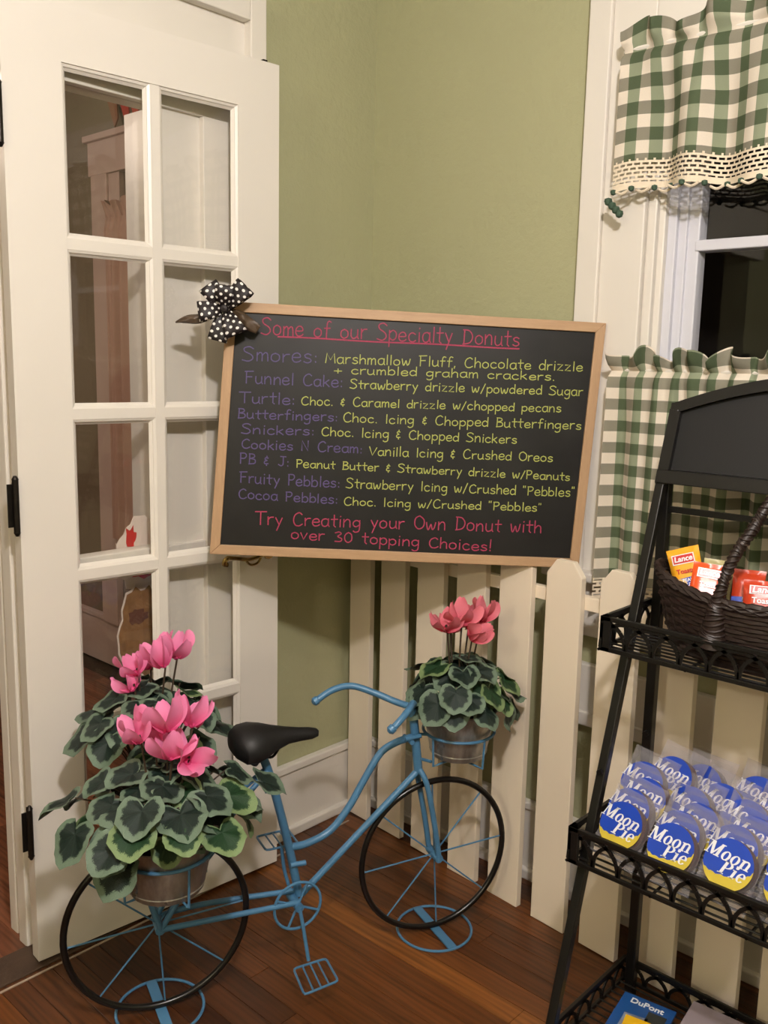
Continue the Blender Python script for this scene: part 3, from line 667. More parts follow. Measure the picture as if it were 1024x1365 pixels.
# ------------------------------------------------------------------ polka-dot bow on the corner of the board
bow_c = BLc+U_*(K*.56+.0)+V_*.555+N_*.02
bow = empty('ribbon_bow', bow_c); bow.rotation_euler = bd.rotation_euler
tag(bow, 'black ribbon bow with white dots on the upper left board corner', 'bow')
def ribbon(path, widths, axis_fn, mat, name):
    pts = smooth_pts(path, 6); n = len(pts); mb = MB(); vs = []; L = 0; Ls = []
    for i, p in enumerate(pts):
        if i: L += (pts[i]-pts[i-1]).length
        Ls.append(L); f = i/(n-1)
        k = f*(len(widths)-1); a = int(min(k, len(widths)-2)); wv = widths[a]+(widths[a+1]-widths[a])*(k-a)
        ax = axis_fn.normalized()
        for j in range(5):
            q = (j/4-.5); vs.append(p+ax*(q*wv)+Vector((0, 0, .003*math.sin(f*9+j*1.6)+.006*(.25-q*q)*1.0)))
    fs = []; uv = []
    for i in range(n-1):
        for j in range(4):
            a = i*5+j; fs.append((a, a+1, a+6, a+5))
            uv.append([(1+Ls[i], .5+(j/4-.5)*.036), (1+Ls[i], .5+((j+1)/4-.5)*.036), (1+Ls[i+1], .5+((j+1)/4-.5)*.036), (1+Ls[i+1], .5+(j/4-.5)*.036)])
    mb.add(vs, fs, uv)
    o = obj(name, mb, mat, bow, smooth=True); s_ = o.modifiers.new('solid', 'SOLIDIFY'); s_.thickness = .0008
    return o
def loop(ang, L, w, h, base=.004):
    a = math.radians(ang); d = Vector((math.cos(a), math.sin(a), 0)); perp = Vector((-d.y, d.x, 0)); z = Vector((0, 0, 1))
    path = [d*0+z*base, d*L*.45+z*(base+h*.8), d*L*.9+z*(base+h*.9), d*L*1.0+z*(base+h*.45), d*L*.85+z*base, d*L*.4+z*base*.8, z*base*.7]
    ribbon(path, [.014, .036, w, w, w*.98, .034, .014], perp, m_dots, 'ribbon_loop')
loop(128, .062, .046, .022, .012); loop(48, .070, .046, .026, .014); loop(190, .058, .044, .024, .010); loop(258, .072, .042, .014, .006)
loop(298, .062, .048, .022, .010); loop(88, .050, .040, .030, .018)
ribbon([Vector((0, 0, .003)), Vector((-.05, -.022, .006)), Vector((-.085, -.026, .010)), Vector((-.108, -.034, .004))], [.016, .024, .018, .003], Vector((.25, 1, 0)), m_org, 'ribbon_tail')
ribbon([Vector((.0, 0, .004)), Vector((.03, -.012, .012)), Vector((.055, -.030, .008)), Vector((.075, -.040, .003))], [.012, .024, .028, .02], Vector((.5, .8, 0)), m_org, 'ribbon_tail')
obj('knot', MB().lathe([(.0005, .012), (.007, .010), (.010, .004), (.009, -.002), (.0005, -.004)], 12, (0, 0, .022)), m_dots, bow, smooth=True)

# ------------------------------------------------------------------ bicycle planter
BA = -.3633; bike = empty('bicycle_planter', (-.988, -.334, 0), BA)
tag(bike, 'sky blue decorative metal bicycle planter with black seat and black wheel rims', 'bicycle')
# local: x forward, y to the left (towards the wall), z up
HR, HF, RW = Vector((0, 0, .197)), Vector((.656, 0, .199)), .186
def wheel(c, turn):
    pts = [(RW*math.cos(2*PI*k/64)*math.cos(turn), RW*math.cos(2*PI*k/64)*math.sin(turn), RW*math.sin(2*PI*k/64)) for k in range(64)]
    wh = obj('wheel_rim', MB().tube(pts, .0072, 10, closed=True), m_tire, bike, smooth=True); wh.location = c
    for k in range(8):
        a = 2*PI*(k+.08)/8; s_ = obj('spoke', MB().tube([(.008*math.cos(a)*math.cos(turn), .008*math.cos(a)*math.sin(turn), .008*math.sin(a)), ((RW-.004)*math.cos(a)*math.cos(turn), (RW-.004)*math.cos(a)*math.sin(turn), (RW-.004)*math.sin(a))], .0019, 6), m_blue, wh)
    obj('hub', MB().tube([(-.028*-math.sin(turn), -.028*math.cos(turn), 0), (.028*-math.sin(turn), .028*math.cos(turn), 0)], .010, 10), m_blue, wh, smooth=True)
wheel(HR, -.06); wheel(HF, -.06)
def part(name, paths, r, mat=m_blue, seg=10, n=6):
    mb = MB()
    for p in paths: mb.tube(smooth_pts(p, n) if len(p) > 2 else p, r, seg)
    return obj(name, mb, mat, bike, smooth=True)
part('seat_tube', [[(.222, 0, .535), (.249, 0, .455), (.287, 0, .302), (.311, 0, .182)]], .0095)
part('top_tube', [[(.289, 0, .300), (.33, 0, .300), (.385, 0, .318), (.43, 0, .365), (.465, 0, .42), (.505, 0, .478), (.545, 0, .498), (.592, 0, .505)]], .0085)
part('down_tube', [[(.318, 0, .182), (.606, 0, .420)]], .0080)
part('head_tube', [[(.583, 0, .575), (.590, 0, .545), (.606, 0, .418)]], .0105)
part('fork_blade', [[(.606, .004, .425), (.618, .022, .39), (.640, .024, .29), (.656, .024, .197)]], .0068)
part('fork_blade', [[(.606, -.004, .425), (.618, -.022, .39), (.640, -.024, .29), (.656, -.024, .197)]], .0068)
part('chain_stay', [[(0, -.024, .197), (.298, -.030, .183)]], .0062)
part('chain_stay', [[(0, .024, .197), (.10, .024, .20), (.311, .004, .19)]], .0062)
part('seat_stay', [[(0, -.024, .197), (.14, -.022, .40), (.236, -.006, .490)]], .0060)
part('seat_stay', [[(0, .024, .197), (.14, .022, .40), (.236, .006, .490)]], .0060)
part('rack_stay', [[(0, -.024, .197), (-.03, -.045, .30)]], .0060); part('rack_stay', [[(0, .024, .197), (-.03, .045, .30)]], .0060)
part('handlebar', [[(.389, .100, .586), (.43, .100, .606), (.475, .092, .612), (.52, .065, .598), (.56, .03, .582), (.583, 0, .578)]], .0078)
part('handlebar', [[(.482, -.100, .578), (.505, -.098, .596), (.530, -.085, .609), (.555, -.055, .609), (.575, -.025, .594), (.583, 0, .578)]], .0078)
obj('grip_cap', MB().tube([(.397, .100, .590), (.392, .100, .588), (.384, .100, .584), (.380, .100, .582)], [.004, .0098, .0098, .004], 12), m_blue, bike, smooth=True)
obj('grip_cap', MB().tube([(.490, -.100, .585), (.486, -.100, .582), (.478, -.100, .576), (.474, -.100, .573)], [.004, .0098, .0098, .004], 12), m_blue, bike, smooth=True)
part('clamp_screw', [[(.560, -.018, .510), (.600, -.018, .512)]], .005, n=2)
part('clamp_screw', [[(.575, -.024, .502), (.575, .015, .502)]], .006); part('clamp_screw', [[(.228, -.01, .448), (.262, -.012, .455)]], .006)
part('clamp_screw', [[(.288, -.008, .262), (.322, -.012, .262)]], .006)
# saddle
def saddle():
    st = [(.158, .010, .560, .575), (.162, .040, .538, .585), (.178, .058, .528, .594), (.200, .060, .526, .596), (.225, .050, .532, .592), (.25, .035, .540, .585), (.28, .022, .546, .578), (.31, .017, .546, .572), (.335, .016, .546, .568), (.350, .011, .549, .564), (.354, .003, .553, .560)]
    vs = []; seg = 16; mb = MB()
    for (x, hw, zb, zt) in st:
        for k in range(seg):
            a = 2*PI*k/seg; cx = math.cos(a); s_ = math.sin(a)
            vs.append((x, hw*math.copysign(abs(cx)**.7, cx), (zb+zt)/2+(zt-zb)/2*math.copysign(abs(s_)**.8, s_)-(.010*abs(cx)**2*(hw/.06))))
    n = len(st); fs = [(i*seg+k, i*seg+(k+1) % seg, (i+1)*seg+(k+1) % seg, (i+1)*seg+k) for i in range(n-1) for k in range(seg)]
    fs += [tuple(range(seg)), tuple((n-1)*seg+k for k in range(seg))]
    return mb.add(vs, fs)
sd = obj('saddle', saddle(), m_saddle, bike, smooth=True)
obj('seat_spring', MB().tube(smooth_pts([(.185, -.03, .532), (.205, -.02, .515), (.225, 0, .522), (.245, -.01, .522), (.26, -.015, .545)], 5), .003, 8).tube(smooth_pts([(.185, .03, .532), (.205, .02, .515), (.225, 0, .522), (.245, .01, .522), (.26, .015, .545)], 5), .003, 8), m_black, sd, smooth=True)
# chain ring, cranks, pedals
RC = Vector((.297, -.030, .176)); RR = .054
cr = obj('chain_ring', MB().tube([RC+Vector((RR*math.cos(2*PI*k/40), 0, RR*math.sin(2*PI*k/40))) for k in range(40)], .0032, 8, closed=True), m_blue, bike, smooth=True)
mb = MB()
for k in range(4):
    a = PI/4+.35+k*PI/2; mb.tube([RC, RC+Vector((RR*math.cos(a), 0, RR*math.sin(a)))], .0028, 6)
mb.tube([RC+Vector((0, -.012, 0)), RC+Vector((0, .05, 0))], .010, 10)
obj('chain_ring_spokes', mb, m_blue, cr, smooth=True)
part('crank_arm', [[(.297, -.042, .176), (.303, -.050, .13), (.309, -.066, .063)]], .0042); part('crank_arm', [[(.300, .02, .180), (.288, .03, .23), (.282, .032, .284)]], .0042)
def pedal(p, inner):
    mb = MB(); q = [Vector(v_) for v_ in p]
    loop_ = []
    for i in range(4):
        a, b, c = q[i-1], q[i], q[(i+1) % 4]; loop_ += [b+(a-b).normalized()*.008, b+(a-b).normalized()*.002+(c-b).normalized()*.002, b+(c-b).normalized()*.008]
    mb.tube(loop_, .0026, 8, closed=True)
    for f in (.27, .5, .73): mb.tube([q[0].lerp(q[1], f), q[3].lerp(q[2], f)], .0021, 6)
    obj('pedal', mb, m_blue, bike, smooth=True)
pedal([(.271, -.074, .060), (.348, -.071, .060), (.343, -.150, .060), (.262, -.160, .060)], 0)
pedal([(.247, .035, .284), (.322, .035, .284), (.330, .120, .274), (.252, .118, .274)], 0)
# floor stands
for c in (Vector((.001, 0, 0)), Vector((.663, 0, 0))):
    st_ = obj('stand_ring', MB().tube([(c.x+.09*math.cos(2*PI*k/48), .09*math.sin(2*PI*k/48), .003) for k in range(48)], .0032, 8, closed=True), m_blue, bike, smooth=True)
    obj('stand_strap', MB().box(c.x-.011, c.x+.011, -.089, .089, .003, .0065), m_blue, st_)
# pot holders: ring, two hoops, arms
def holder(c, zr, rr, zb, arm):
    mb = MB().tube([(c[0]+rr*math.cos(2*PI*k/40), c[1]+rr*math.sin(2*PI*k/40), zr) for k in range(40)], .0036, 8, closed=True)
    for a in (0, PI/2, PI, 3*PI/2):
        d = Vector((math.cos(a+.25), math.sin(a+.25), 0)); e = Vector(c+(0,))
        mb.tube([e+d*rr+Vector((0, 0, zr)), e+d*(rr-.004)+Vector((0, 0, zb)), e+d*(rr-.028)+Vector((0, 0, zb))], .0026, 6)
    mb.tube([Vector((c[0]+math.cos(.25)*(rr-.028), c[1]+math.sin(.25)*(rr-.028), zb)), Vector((c[0]-math.cos(.25)*(rr-.028), c[1]-math.sin(.25)*(rr-.028), zb))], .0026, 6)
    mb.tube([Vector((c[0]-math.sin(.25)*(rr-.028), c[1]+math.cos(.25)*(rr-.028), zb)), Vector((c[0]+math.sin(.25)*(rr-.028), c[1]-math.cos(.25)*(rr-.028), zb))], .0026, 6)
    for a_ in arm: mb.tube(a_, .0036, 8)
    obj('pot_holder', mb, m_blue, bike, smooth=True)
FP = (.712, 0.0); RPn = (-.006, -.112); RPf = (.020, .112)
holder(FP, .503, .084, .432, [[(.598, 0, .51), (.63, 0, .503)], [(.604, 0, .45), (.640, 0, .434)]])
holder(RPn, .424, .090, .343, [[(.155, -.022, .405), (.07, -.050, .424)], [(-.03, -.045, .30), (-.03, -.075, .343)]])
holder(RPf, .424, .090, .343, [[(.155, .022, .405), (.085, .050, .424)], [(-.03, .045, .30), (-.03, .075, .343)]])

# ------------------------------------------------------------------ cyclamen
def leaf_mesh(name, mat, seed, fold=.12, curl=.18):
    r = random.Random(seed); nA, nR = 26, 5; vs = [(0, 0, 0)]; out = []
    for k in range(nA+1):
        a = -PI+2*PI*k/nA                    # angle from +x (tip)
        # heart: tip at +x, sinus at -x
        rad = .50*(1+.10*math.cos(a)+.03*math.cos(2*a)+.05*math.exp(-((abs(a)-2.3)/.5)**2))
        rad += .09*math.exp(-(a/.28)**2)      # pointed tip
        s_ = abs(abs(a)-PI); rad *= 1-.62*math.exp(-(s_/.38)**2)
        rad *= 1+.03*math.sin(9*a+seed)+r.uniform(-.012, .012)
        out.append((a, rad))
    vs = []; cx = .36
    for j in range(nR+1):
        q = j/nR
        for (a, rad) in out:
            ex = cx+rad*math.cos(a); ey = rad*1.08*math.sin(a)
            x = .30+(ex-.30)*q; y = ey*q
            z = fold*abs(y)-.10*(x-.2)**2*curl*5-.22*y*y*4*.5+.05*q*math.sin(4*a+seed)+(.085*max(0, q-.55)**1.2)
            vs.append((x, y, z))
    m = nA+1; fs = []; uv = []
    for j in range(nR):
        for k in range(nA):
            fs.append((j*m+k, j*m+k+1, (j+1)*m+k+1, (j+1)*m+k))
            uv.append([(j/nR, k/nA), (j/nR, (k+1)/nA), ((j+1)/nR, (k+1)/nA), ((j+1)/nR, k/nA)])
    mb = MB().add(vs, fs, uv)
    me = mb.mesh(name, mat, True); return me
LEAVES = [leaf_mesh('leaf', m_leaf, s, f, c) for s, f, c in ((1, .10, .2), (2, .2, .3), (3, -.05, .15), (4, .3, .35))]
LEAVES_Y = [leaf_mesh('leaf', m_leaf2, s, f, c) for s, f, c in ((5, .1, .2), (6, .2, .3))]
def petal_mesh(name, mat, seed, tw):
    def fn(u, v):
        w = .64*max(0, math.sin(PI*(.10+.84*v)))**.55
        x = (u-.5)*w; z = v*1.0; y = .10+.30*math.sin(v*2.4)*.6+.10*(1-(2*u-1)**2)*(.5+v*.3)*-1
        a = tw*v; xx = x*math.cos(a)-y*math.sin(a)*.3; yy = y+x*math.sin(a)
        return (xx, yy, z+.03*math.sin(u*9+seed)*v)
    return MB().grid(fn, 6, 9).mesh(name, mat, True)
PET = {m_petal: [petal_mesh('petal', m_petal, s, t_) for s, t_ in ((1, .5), (2, .9), (3, .2))], m_petal2: [petal_mesh('petal', m_petal2, s, t_) for s, t_ in ((1, .5), (2, .9), (3, .2))]}
def q_from(xa, n):
    xa = xa.normalized(); y = n.cross(xa).normalized(); n2 = xa.cross(y)
    return Matrix(((xa.x, y.x, n2.x), (xa.y, y.y, n2.y), (xa.z, y.z, n2.z))).to_euler()
def cyclamen(label, base, pot_h, rt, rb, tiers, flowers, fmat, seed, group, ysc=1.0, extra=(), young=.12, frot=0.):
    """base: world point of the pot's bottom centre"""
    r = random.Random(seed); root = empty('potted_cyclamen', base, BA); tag(root, label, 'plant', group)
    pot = MB().lathe([(.001, .0), (rb-.002, .0), (rb, .004), (rb+.002, .006), (rb+(rt-rb)*.9, pot_h*.9), (rt, pot_h-.004), (rt+.003, pot_h-.002), (rt+.003, pot_h+.002), (rt-.001, pot_h+.001), (rt-.004, pot_h-.006), (rb+(rt-rb)*.72, pot_h*.74)], 48)
    po = obj('pot', pot, m_tin, root, smooth=True)
    obj('rim_band', MB().lathe([(rb+.003, .010), (rb+.0045, .013), (rb+.0035, .016)], 48), m_tin, po, smooth=True)
    obj('soil', MB().lathe([(.001, pot_h-.008), (rt*.5, pot_h-.010), (rt-.005, pot_h-.016), (rt-.008, pot_h-.03)], 32), m_soil, root, smooth=True)
    H = pot_h; pet = MB()
    spots = []
    for (n, rad, z, tilt, size, a0) in tiers:
        for k in range(n):
            a = a0+2*PI*k/n+r.uniform(-.18, .18); spots.append((a, rad*r.uniform(.88, 1.12), z+r.uniform(-.014, .014), tilt+r.uniform(-14, 14), size*r.uniform(.82, 1.12)))
    for e in extra: spots.append(e)
    for (a, rad, z, tilt, size) in spots:
        a_ = Vector((math.cos(a), math.sin(a), 0)); t_ = math.radians(tilt); zz = Vector((0, 0, 1))
        xa = a_*math.cos(t_)-zz*math.sin(t_); nn = a_*math.sin(t_)+zz*math.cos(t_)
        sp_ = r.uniform(-.3, .3); sidev = zz.cross(a_); xa = (xa+sidev*sp_).normalized()
        nn = (nn+sidev*r.uniform(-.22, .22))
        p = a_*rad+Vector((0, 0, H+z))-xa*size*.45
        me = r.choice(LEAVES_Y if r.random() < young else LEAVES)
        o = link('leaf', me, root, p, q_from(xa, nn), size)
        st0 = Vector((a_.x*.02, a_.y*.02, H-.012)); en = p+xa*size*.1
        mid = st0.lerp(en, .5)+Vector((0, 0, .02)); pet.tube(smooth_pts([st0, mid, en-Vector((0, 0, .001))], 4), .0016, 5)
    obj('leaf_stalks', pet, m_stem, root, smooth=True, kind='stuff')
    for (fx, fy, fz, fs_, tlt) in flowers:
        fl = empty('flower', (fx, fy, H+fz)); fl.parent = root; fl.rotation_euler = (math.radians(tlt*math.sin(fx*200)), math.radians(tlt*math.cos(fy*170+fx*90)), r.uniform(0, 6))
        for k in range(5):
            a = 2*PI*k/5+r.uniform(-.2, .2); po_ = link('petal', r.choice(PET[fmat]), fl, (0, 0, 0), (r.uniform(-.55, .15)-.25, 0, a), fs_*r.uniform(.85, 1.1))
        obj('calyx', MB().lathe([(.0005, -.006), (.006, -.003), (.007, .003), (.004, .008)], 10), fmat, fl, smooth=True)
        s0 = Vector((fx*.3, fy*.3, H-.01)); e0 = Vector((fx, fy, H+fz))
        obj('flower_stem', MB().tube(smooth_pts([s0, s0.lerp(e0, .55)+Vector((0, 0, .012)), e0+Vector((.004, 0, .006)), e0], 5), .0021, 6), m_stem, root, smooth=True)
    return root
Mb = Matrix.Translation(Vector((-.988, -.334, 0))) @ Matrix.Rotation(BA, 4, 'Z')
def bw(x, y, z): return Mb @ Vector((x, y, z))
GP = 'pink cyclamens carried by the blue bicycle'
cyclamen('coral pink cyclamen in tin pot above the front wheel', bw(FP[0], FP[1], .444), .118, .088, .064,
    [(10, .104, .024, 52, .074, .2), (11, .102, .060, 36, .078, .5), (9, .068, .092, 24, .074, .9), (4, .024, .112, 10, .068, .3)],
    [(-.058, -.02, .196, .056, 20), (-.025, -.03, .212, .058, 12), (.045, -.01, .205, .058, 22), (.0, -.04, .176, .054, 60), (-.03, .01, .180, .052, 40), (.02, .01, .186, .052, 30)], m_petal2, 3, GP,
    extra=[(-1.2, .075, .058, 62, .086), (-.3, .13, .03, 30, .07), (-.75, .115, -.01, 75, .075), (-.2, .13, -.015, 70, .07), (-2.6, .12, .03, 55, .08)])
cyclamen('bright pink cyclamen with large silver-edged leaves in nearest tin pot', bw(RPn[0], RPn[1], .345), .115, .094, .070,
    [(12, .160, .056, 34, .080, .1), (13, .124, .088, 26, .080, .45), (9, .072, .112, 18, .074, .9), (3, .02, .122, 8, .07, .2)],
    [(-.052, -.02, .198, .060, 20), (.0, -.03, .215, .066, 10), (.05, -.01, .208, .066, 24), (.0, -.05, .168, .066, 34), (.03, -.05, .155, .060, 75), (-.02, .0, .175, .055, 40)], m_petal, 9, GP,
    extra=[(-2.85, .185, .045, 50, .085), (-2.4, .160, .045, 50, .088), (-2.45, .150, -.008, 66, .090), (-1.75, .098, .012, 70, .060), (-.95, .110, .055, 34, .098), (-.35, .15, .045, 34, .082), (-.1, .2, .065, 24, .080), (-.3, .15, .02, 66, .078), (2.9, .19, .07, 24, .085), (-1.1, .088, .012, 62, .052), (-.65, .13, .02, 50, .066)], young=.16)
cyclamen('pink cyclamen farther back, between the nearest plant and the door', bw(RPf[0], RPf[1], .345), .115, .094, .070,
    [(11, .140, .115, 34, .078, .3), (11, .122, .155, 28, .078, .1), (9, .088, .188, 20, .074, .6), (4, .03, .200, 8, .066, .2)],
    [(-.035, -.02, .248, .052, 22), (.02, -.03, .262, .060, 14), (.05, -.01, .270, .058, 20), (-.045, -.03, .220, .048, 50), (.0, .02, .245, .05, 30)], m_petal, 15, GP, young=.05)

# ------------------------------------------------------------------ black metal display rack
rk = empty('display_rack', (-.42, -1.3, 0)); tag(rk, 'black metal display rack with arched chalkboard top and lattice-edged shelves', 'shelf')
Y0, Y1 = -1.02, -1.68
lx = lambda z: -.232-(1.285-z)*.297
def P_(name, mb, mat=m_black, **k): return obj(name, mb, mat, rk, world=True, **k)
for y in (Y0-.009, Y1+.009):
    P_('leg', MB().bar((lx(0), y, 0), (lx(1.285), y, 1.285), .018, .018, (0, 1, 0)), bevel=.002)
    P_('leg', MB().bar((-.255, y, 0), (-.255, y, 1.14), .020, .020, (0, 1, 0)), bevel=.002)
# arched chalkboard head leaning with the front legs
ym = (Y0+Y1)/2; W2 = (Y0-Y1)/2
def arch(y, drop=0, hw=W2): return 1.352-drop-.068*((y-ym)/hw)**2*(1)
def hp(y, z, off=0): return (lx(z)-off, y, z)
N = 24
fr_ = MB()
outer = [(Y0-2*W2*k/N, arch(Y0-2*W2*k/N)) for k in range(N+1)]; inn = [(Y0-.022-(2*W2-.044)*k/N, arch(Y0-.022-(2*W2-.044)*k/N, .022, W2)) for k in range(N+1)]
for k in range(N):
    a, b, c, d = outer[k], outer[k+1], inn[k+1], inn[k]
    fr_.prism([hp(*a, .010), hp(*b, .010), hp(*c, .010), hp(*d, .010)], (1, 0, 0), .020)
for (ya, yb) in ((Y0, Y0-.022), (Y1+.022, Y1)):
    fr_.prism([hp(ya, 1.13, .010), hp(yb, 1.13, .010), hp(yb, 1.27, .010), hp(ya, 1.275, .010)], (1, 0, 0), .020)
P_('head_frame', fr_)
P_('head_rail', MB().prism([hp(Y0, 1.132, .014), hp(Y1, 1.132, .014), hp(Y1, 1.158, .014), hp(Y0, 1.158, .014)], (1, 0, 0), .026), bevel=.002)
pl = MB(); pl.prism([hp(Y0-.018, 1.15, -.002)]+[hp(Y0-.018-(2*W2-.036)*k/N, arch(Y0-.018-(2*W2-.036)*k/N, .018, W2), -.002) for k in range(N+1)]+[hp(Y1+.018, 1.15, -.002)], (1, 0, 0), .006)
P_('chalk_panel', pl, m_rboard)
P_('shelf_bracket', MB().box(-.285, -.250, Y0-.020, Y0, 1.135, 1.144), m_steel)
P_('cross_bar', MB().box(-.258, -.250, Y1, Y0, 1.072, 1.084))
P_('leg_bolt', MB().tube([(lx(.585)-.016, Y0-.009, .585), (lx(.585)-.004, Y0-.009, .585)], .006, 8).tube([(-.275, Y0-.01, .61), (-.26, Y0-.01, .61)], .006, 8), smooth=True)
def tray(x0, x1, zb, zt, yo=.014):
    ya, yb = Y0+yo, Y1-yo; mb = MB(); b = .009
    tr_ = MB().box(x0, x0+.006, yb, ya, zb, zb+b).box(x0, x0+.008, yb, ya, zt-b, zt).box(x0, x1, ya-.006, ya, zb, zb+b).box(x0, x1, ya-.008, ya, zt-b, zt)
    tr_.box(x0, x1, yb, yb+.006, zb, zb+b).box(x0, x1, yb, yb+.008, zt-b, zt).box(x1-.006, x1, yb, ya, zb, zb+b).box(x1-.006, x1, yb, ya, zt-b, zt)
    tr_.box(x0, x0+.008, ya-.022, ya, zb, zt).box(x0, x0+.022, ya-.008, ya, zb, zt)
    t_ = P_('shelf_tray', tr_, bevel=.001)
    wires = MB(); n = int((x1-x0)/.022)
    for k in range(1, n+1):
        x = x0+(x1-x0)*k/(n+1); wires.tube([(x, ya, zb+.006), (x, yb, zb+.006)], .0022, 6)
    for k in range(5): wires.tube([(x0, ya+(yb-ya)*k/4, zb+.002), (x1, ya+(yb-ya)*k/4, zb+.002)], .003, 6)
    o = obj('wire_grid', wires, m_black, t_, smooth=True)
    # interlaced arches along the front and both ends
    def arches(p0, d, L, nrm):
        m = MB(); pitch = .052; n_ = max(2, int(round(L/pitch))); pitch = L/n_; h = (zt-zb-2*b)
        for k in range(-1, n_):
            c = (k+1)*pitch
            pts = []
            for q in range(15):
                a = PI*q/14; s_ = c+pitch*.98*math.cos(a)*1.0
                if s_ < 0 or s_ > L: continue
                pts.append(Vector(p0)+Vector(d)*s_+Vector((0, 0, zb+b*.6+h*1.05*math.sin(a)**.8)))
            for i in range(len(pts)-1): m.bar(pts[i], pts[i+1], .0075, .0035, nrm) if False else m.bar(pts[i], pts[i+1], .0035, .0070, Vector(d).cross(Vector((0, 0, 1))).cross(pts[i+1]-pts[i]))
        return m
    obj('lattice_edge', arches((x0+.004, ya, 0), (0, -1, 0), ya-yb, (1, 0, 0)), m_black, t_)
    obj('lattice_edge', arches((x0, ya-.004, 0), (1, 0, 0), x1-x0, (0, 1, 0)), m_black, t_)
    obj('lattice_edge', arches((x1-.004, ya, 0), (0, -1, 0), ya-yb, (1, 0, 0)), m_black, t_)
    obj('lattice_edge', arches((x0, yb+.004, 0), (1, 0, 0), x1-x0, (0, 1, 0)), m_black, t_)
    return t_
tray(-.446, -.248, .822, .890); tray(-.520, -.248, .419, .492); tray(-.60, -.248, .030, .088)

# ------------------------------------------------------------------ wicker basket with snack packs
bk = empty('wicker_basket', (-.338, -1.262, .834)); tag(bk, 'dark brown oval wicker basket with tall handle on the top shelf', 'basket')
AX, AY = .092, .195
def oval(f, z, n=72, wob=0, ph=0):
    pts = []
    for k in range(n):
        a = 2*PI*k/n; s_ = f+wob*math.sin(18*a+ph); dip = z-.030*max(0, math.cos(a)**2)*(z/.13)*1.0+.012*(z/.13)
        pts.append((AX*s_*math.cos(a), AY*s_*math.sin(a), dip))
    return pts
wv = MB()
for j in range(15):
    z = .006+j*.0088; f = .74+.24*(z/.13)**.7
    wv.tube(oval(f, z, 72, .022, (j % 2)*PI), .0052, 6, closed=True)
for k in range(36):
    a = 2*PI*k/36; wv.tube([(AX*.73*math.cos(a), AY*.73*math.sin(a), .004), (AX*.90*math.cos(a), AY*.90*math.sin(a), .06), (AX*.985*math.cos(a), AY*.985*math.sin(a), .130-.03*math.cos(a)**2+.012)], .0034, 5)
obj('woven_body', wv, m_wicker, bk, smooth=True)
obj('base', MB().lathe([(.001, 0), (1, 0), (1, .006), (.001, .006)], 40), m_wicker, bk).scale = (AX*.76, AY*.76, 1)
rim = MB()
for j in range(3): rim.tube([(p[0], p[1], p[2]+.006*math.sin(14*2*PI*k/72+j*2.1)) for k, p in enumerate(oval(1.0, .137, 72, .01, j*2.1))], .0062, 6, closed=True)
obj('rim', rim, m_wicker, bk, smooth=True)
hr = lambda k: .0085+.018*max(0, 1-k/17)**1.2
hdl = MB(); hp_ = [(-AX*.90, .048, .04), (-AX*.95, .046, .09), (-AX*.96, .040, .14), (-AX*.84, .026, .20), (-AX*.62, .008, .245), (-AX*.3, -.012, .30), (0, -.030, .325), (AX*.4, -.05, .31), (AX*.8, -.065, .24), (AX*1.0, -.07, .13)]
sp_pts = smooth_pts(hp_, 8)
hdl.tube(sp_pts, [hr(k) for k in range(len(sp_pts))], 12)
for k in range(2, len(sp_pts)-2, 1):
    r_ = hr(k); p = sp_pts[k]; tg = (sp_pts[k+1]-sp_pts[k-1]).normalized(); a_ = tg.cross(Vector((0, 1, 0))).normalized(); b_ = tg.cross(a_)
    hdl.tube([p+(a_*math.cos(2*PI*q/14)+b_*math.sin(2*PI*q/14))*(r_*1.0)+tg*.006*math.sin(2*PI*q/14+k*.8) for q in range(14)], .0024, 5, closed=True)
obj('handle', hdl, m_wicker, bk, smooth=True)

def pillow(w, h, t, crimp=.008, nu=10, nv=14):
    mb = MB()
    for s_ in (1, -1):
        def fn(u, v, s_=s_):
            x = (u-.5)*w; y = (v-.5)*h; e = max(0, min(1, (1-abs(2*u-1))*3)); g = max(0, min(1, (h/2-crimp-abs(y))/(h*.16)))
            return (x*(1-.05*math.sin(PI*v)), y, s_*(t/2*math.sqrt(e)*math.sqrt(g)+.0006)+.0008*math.sin(v*40+u*9))
        mb.grid(fn, nu, nv)
    return mb
def orient(o, X, Yv):
    X = Vector(X).normalized(); Yv = Vector(Yv); Yv = (Yv-X*Yv.dot(X)).normalized(); Z = X.cross(Yv)
    o.rotation_euler = Matrix(((X.x, Yv.x, Z.x), (X.y, Yv.y, Z.y), (X.z, Yv.z, Z.z))).to_euler()
def patch(poly, z, t=.0005): return MB().prism([(a, b, z) for a, b in poly], (0, 0, 1), t)
def ell(cx, cy, rx, ry, n=28, a0=0, a1=2*PI): return [(cx+rx*math.cos(a0+(a1-a0)*k/n), cy+ry*math.sin(a0+(a1-a0)*k/n)) for k in range(n)]
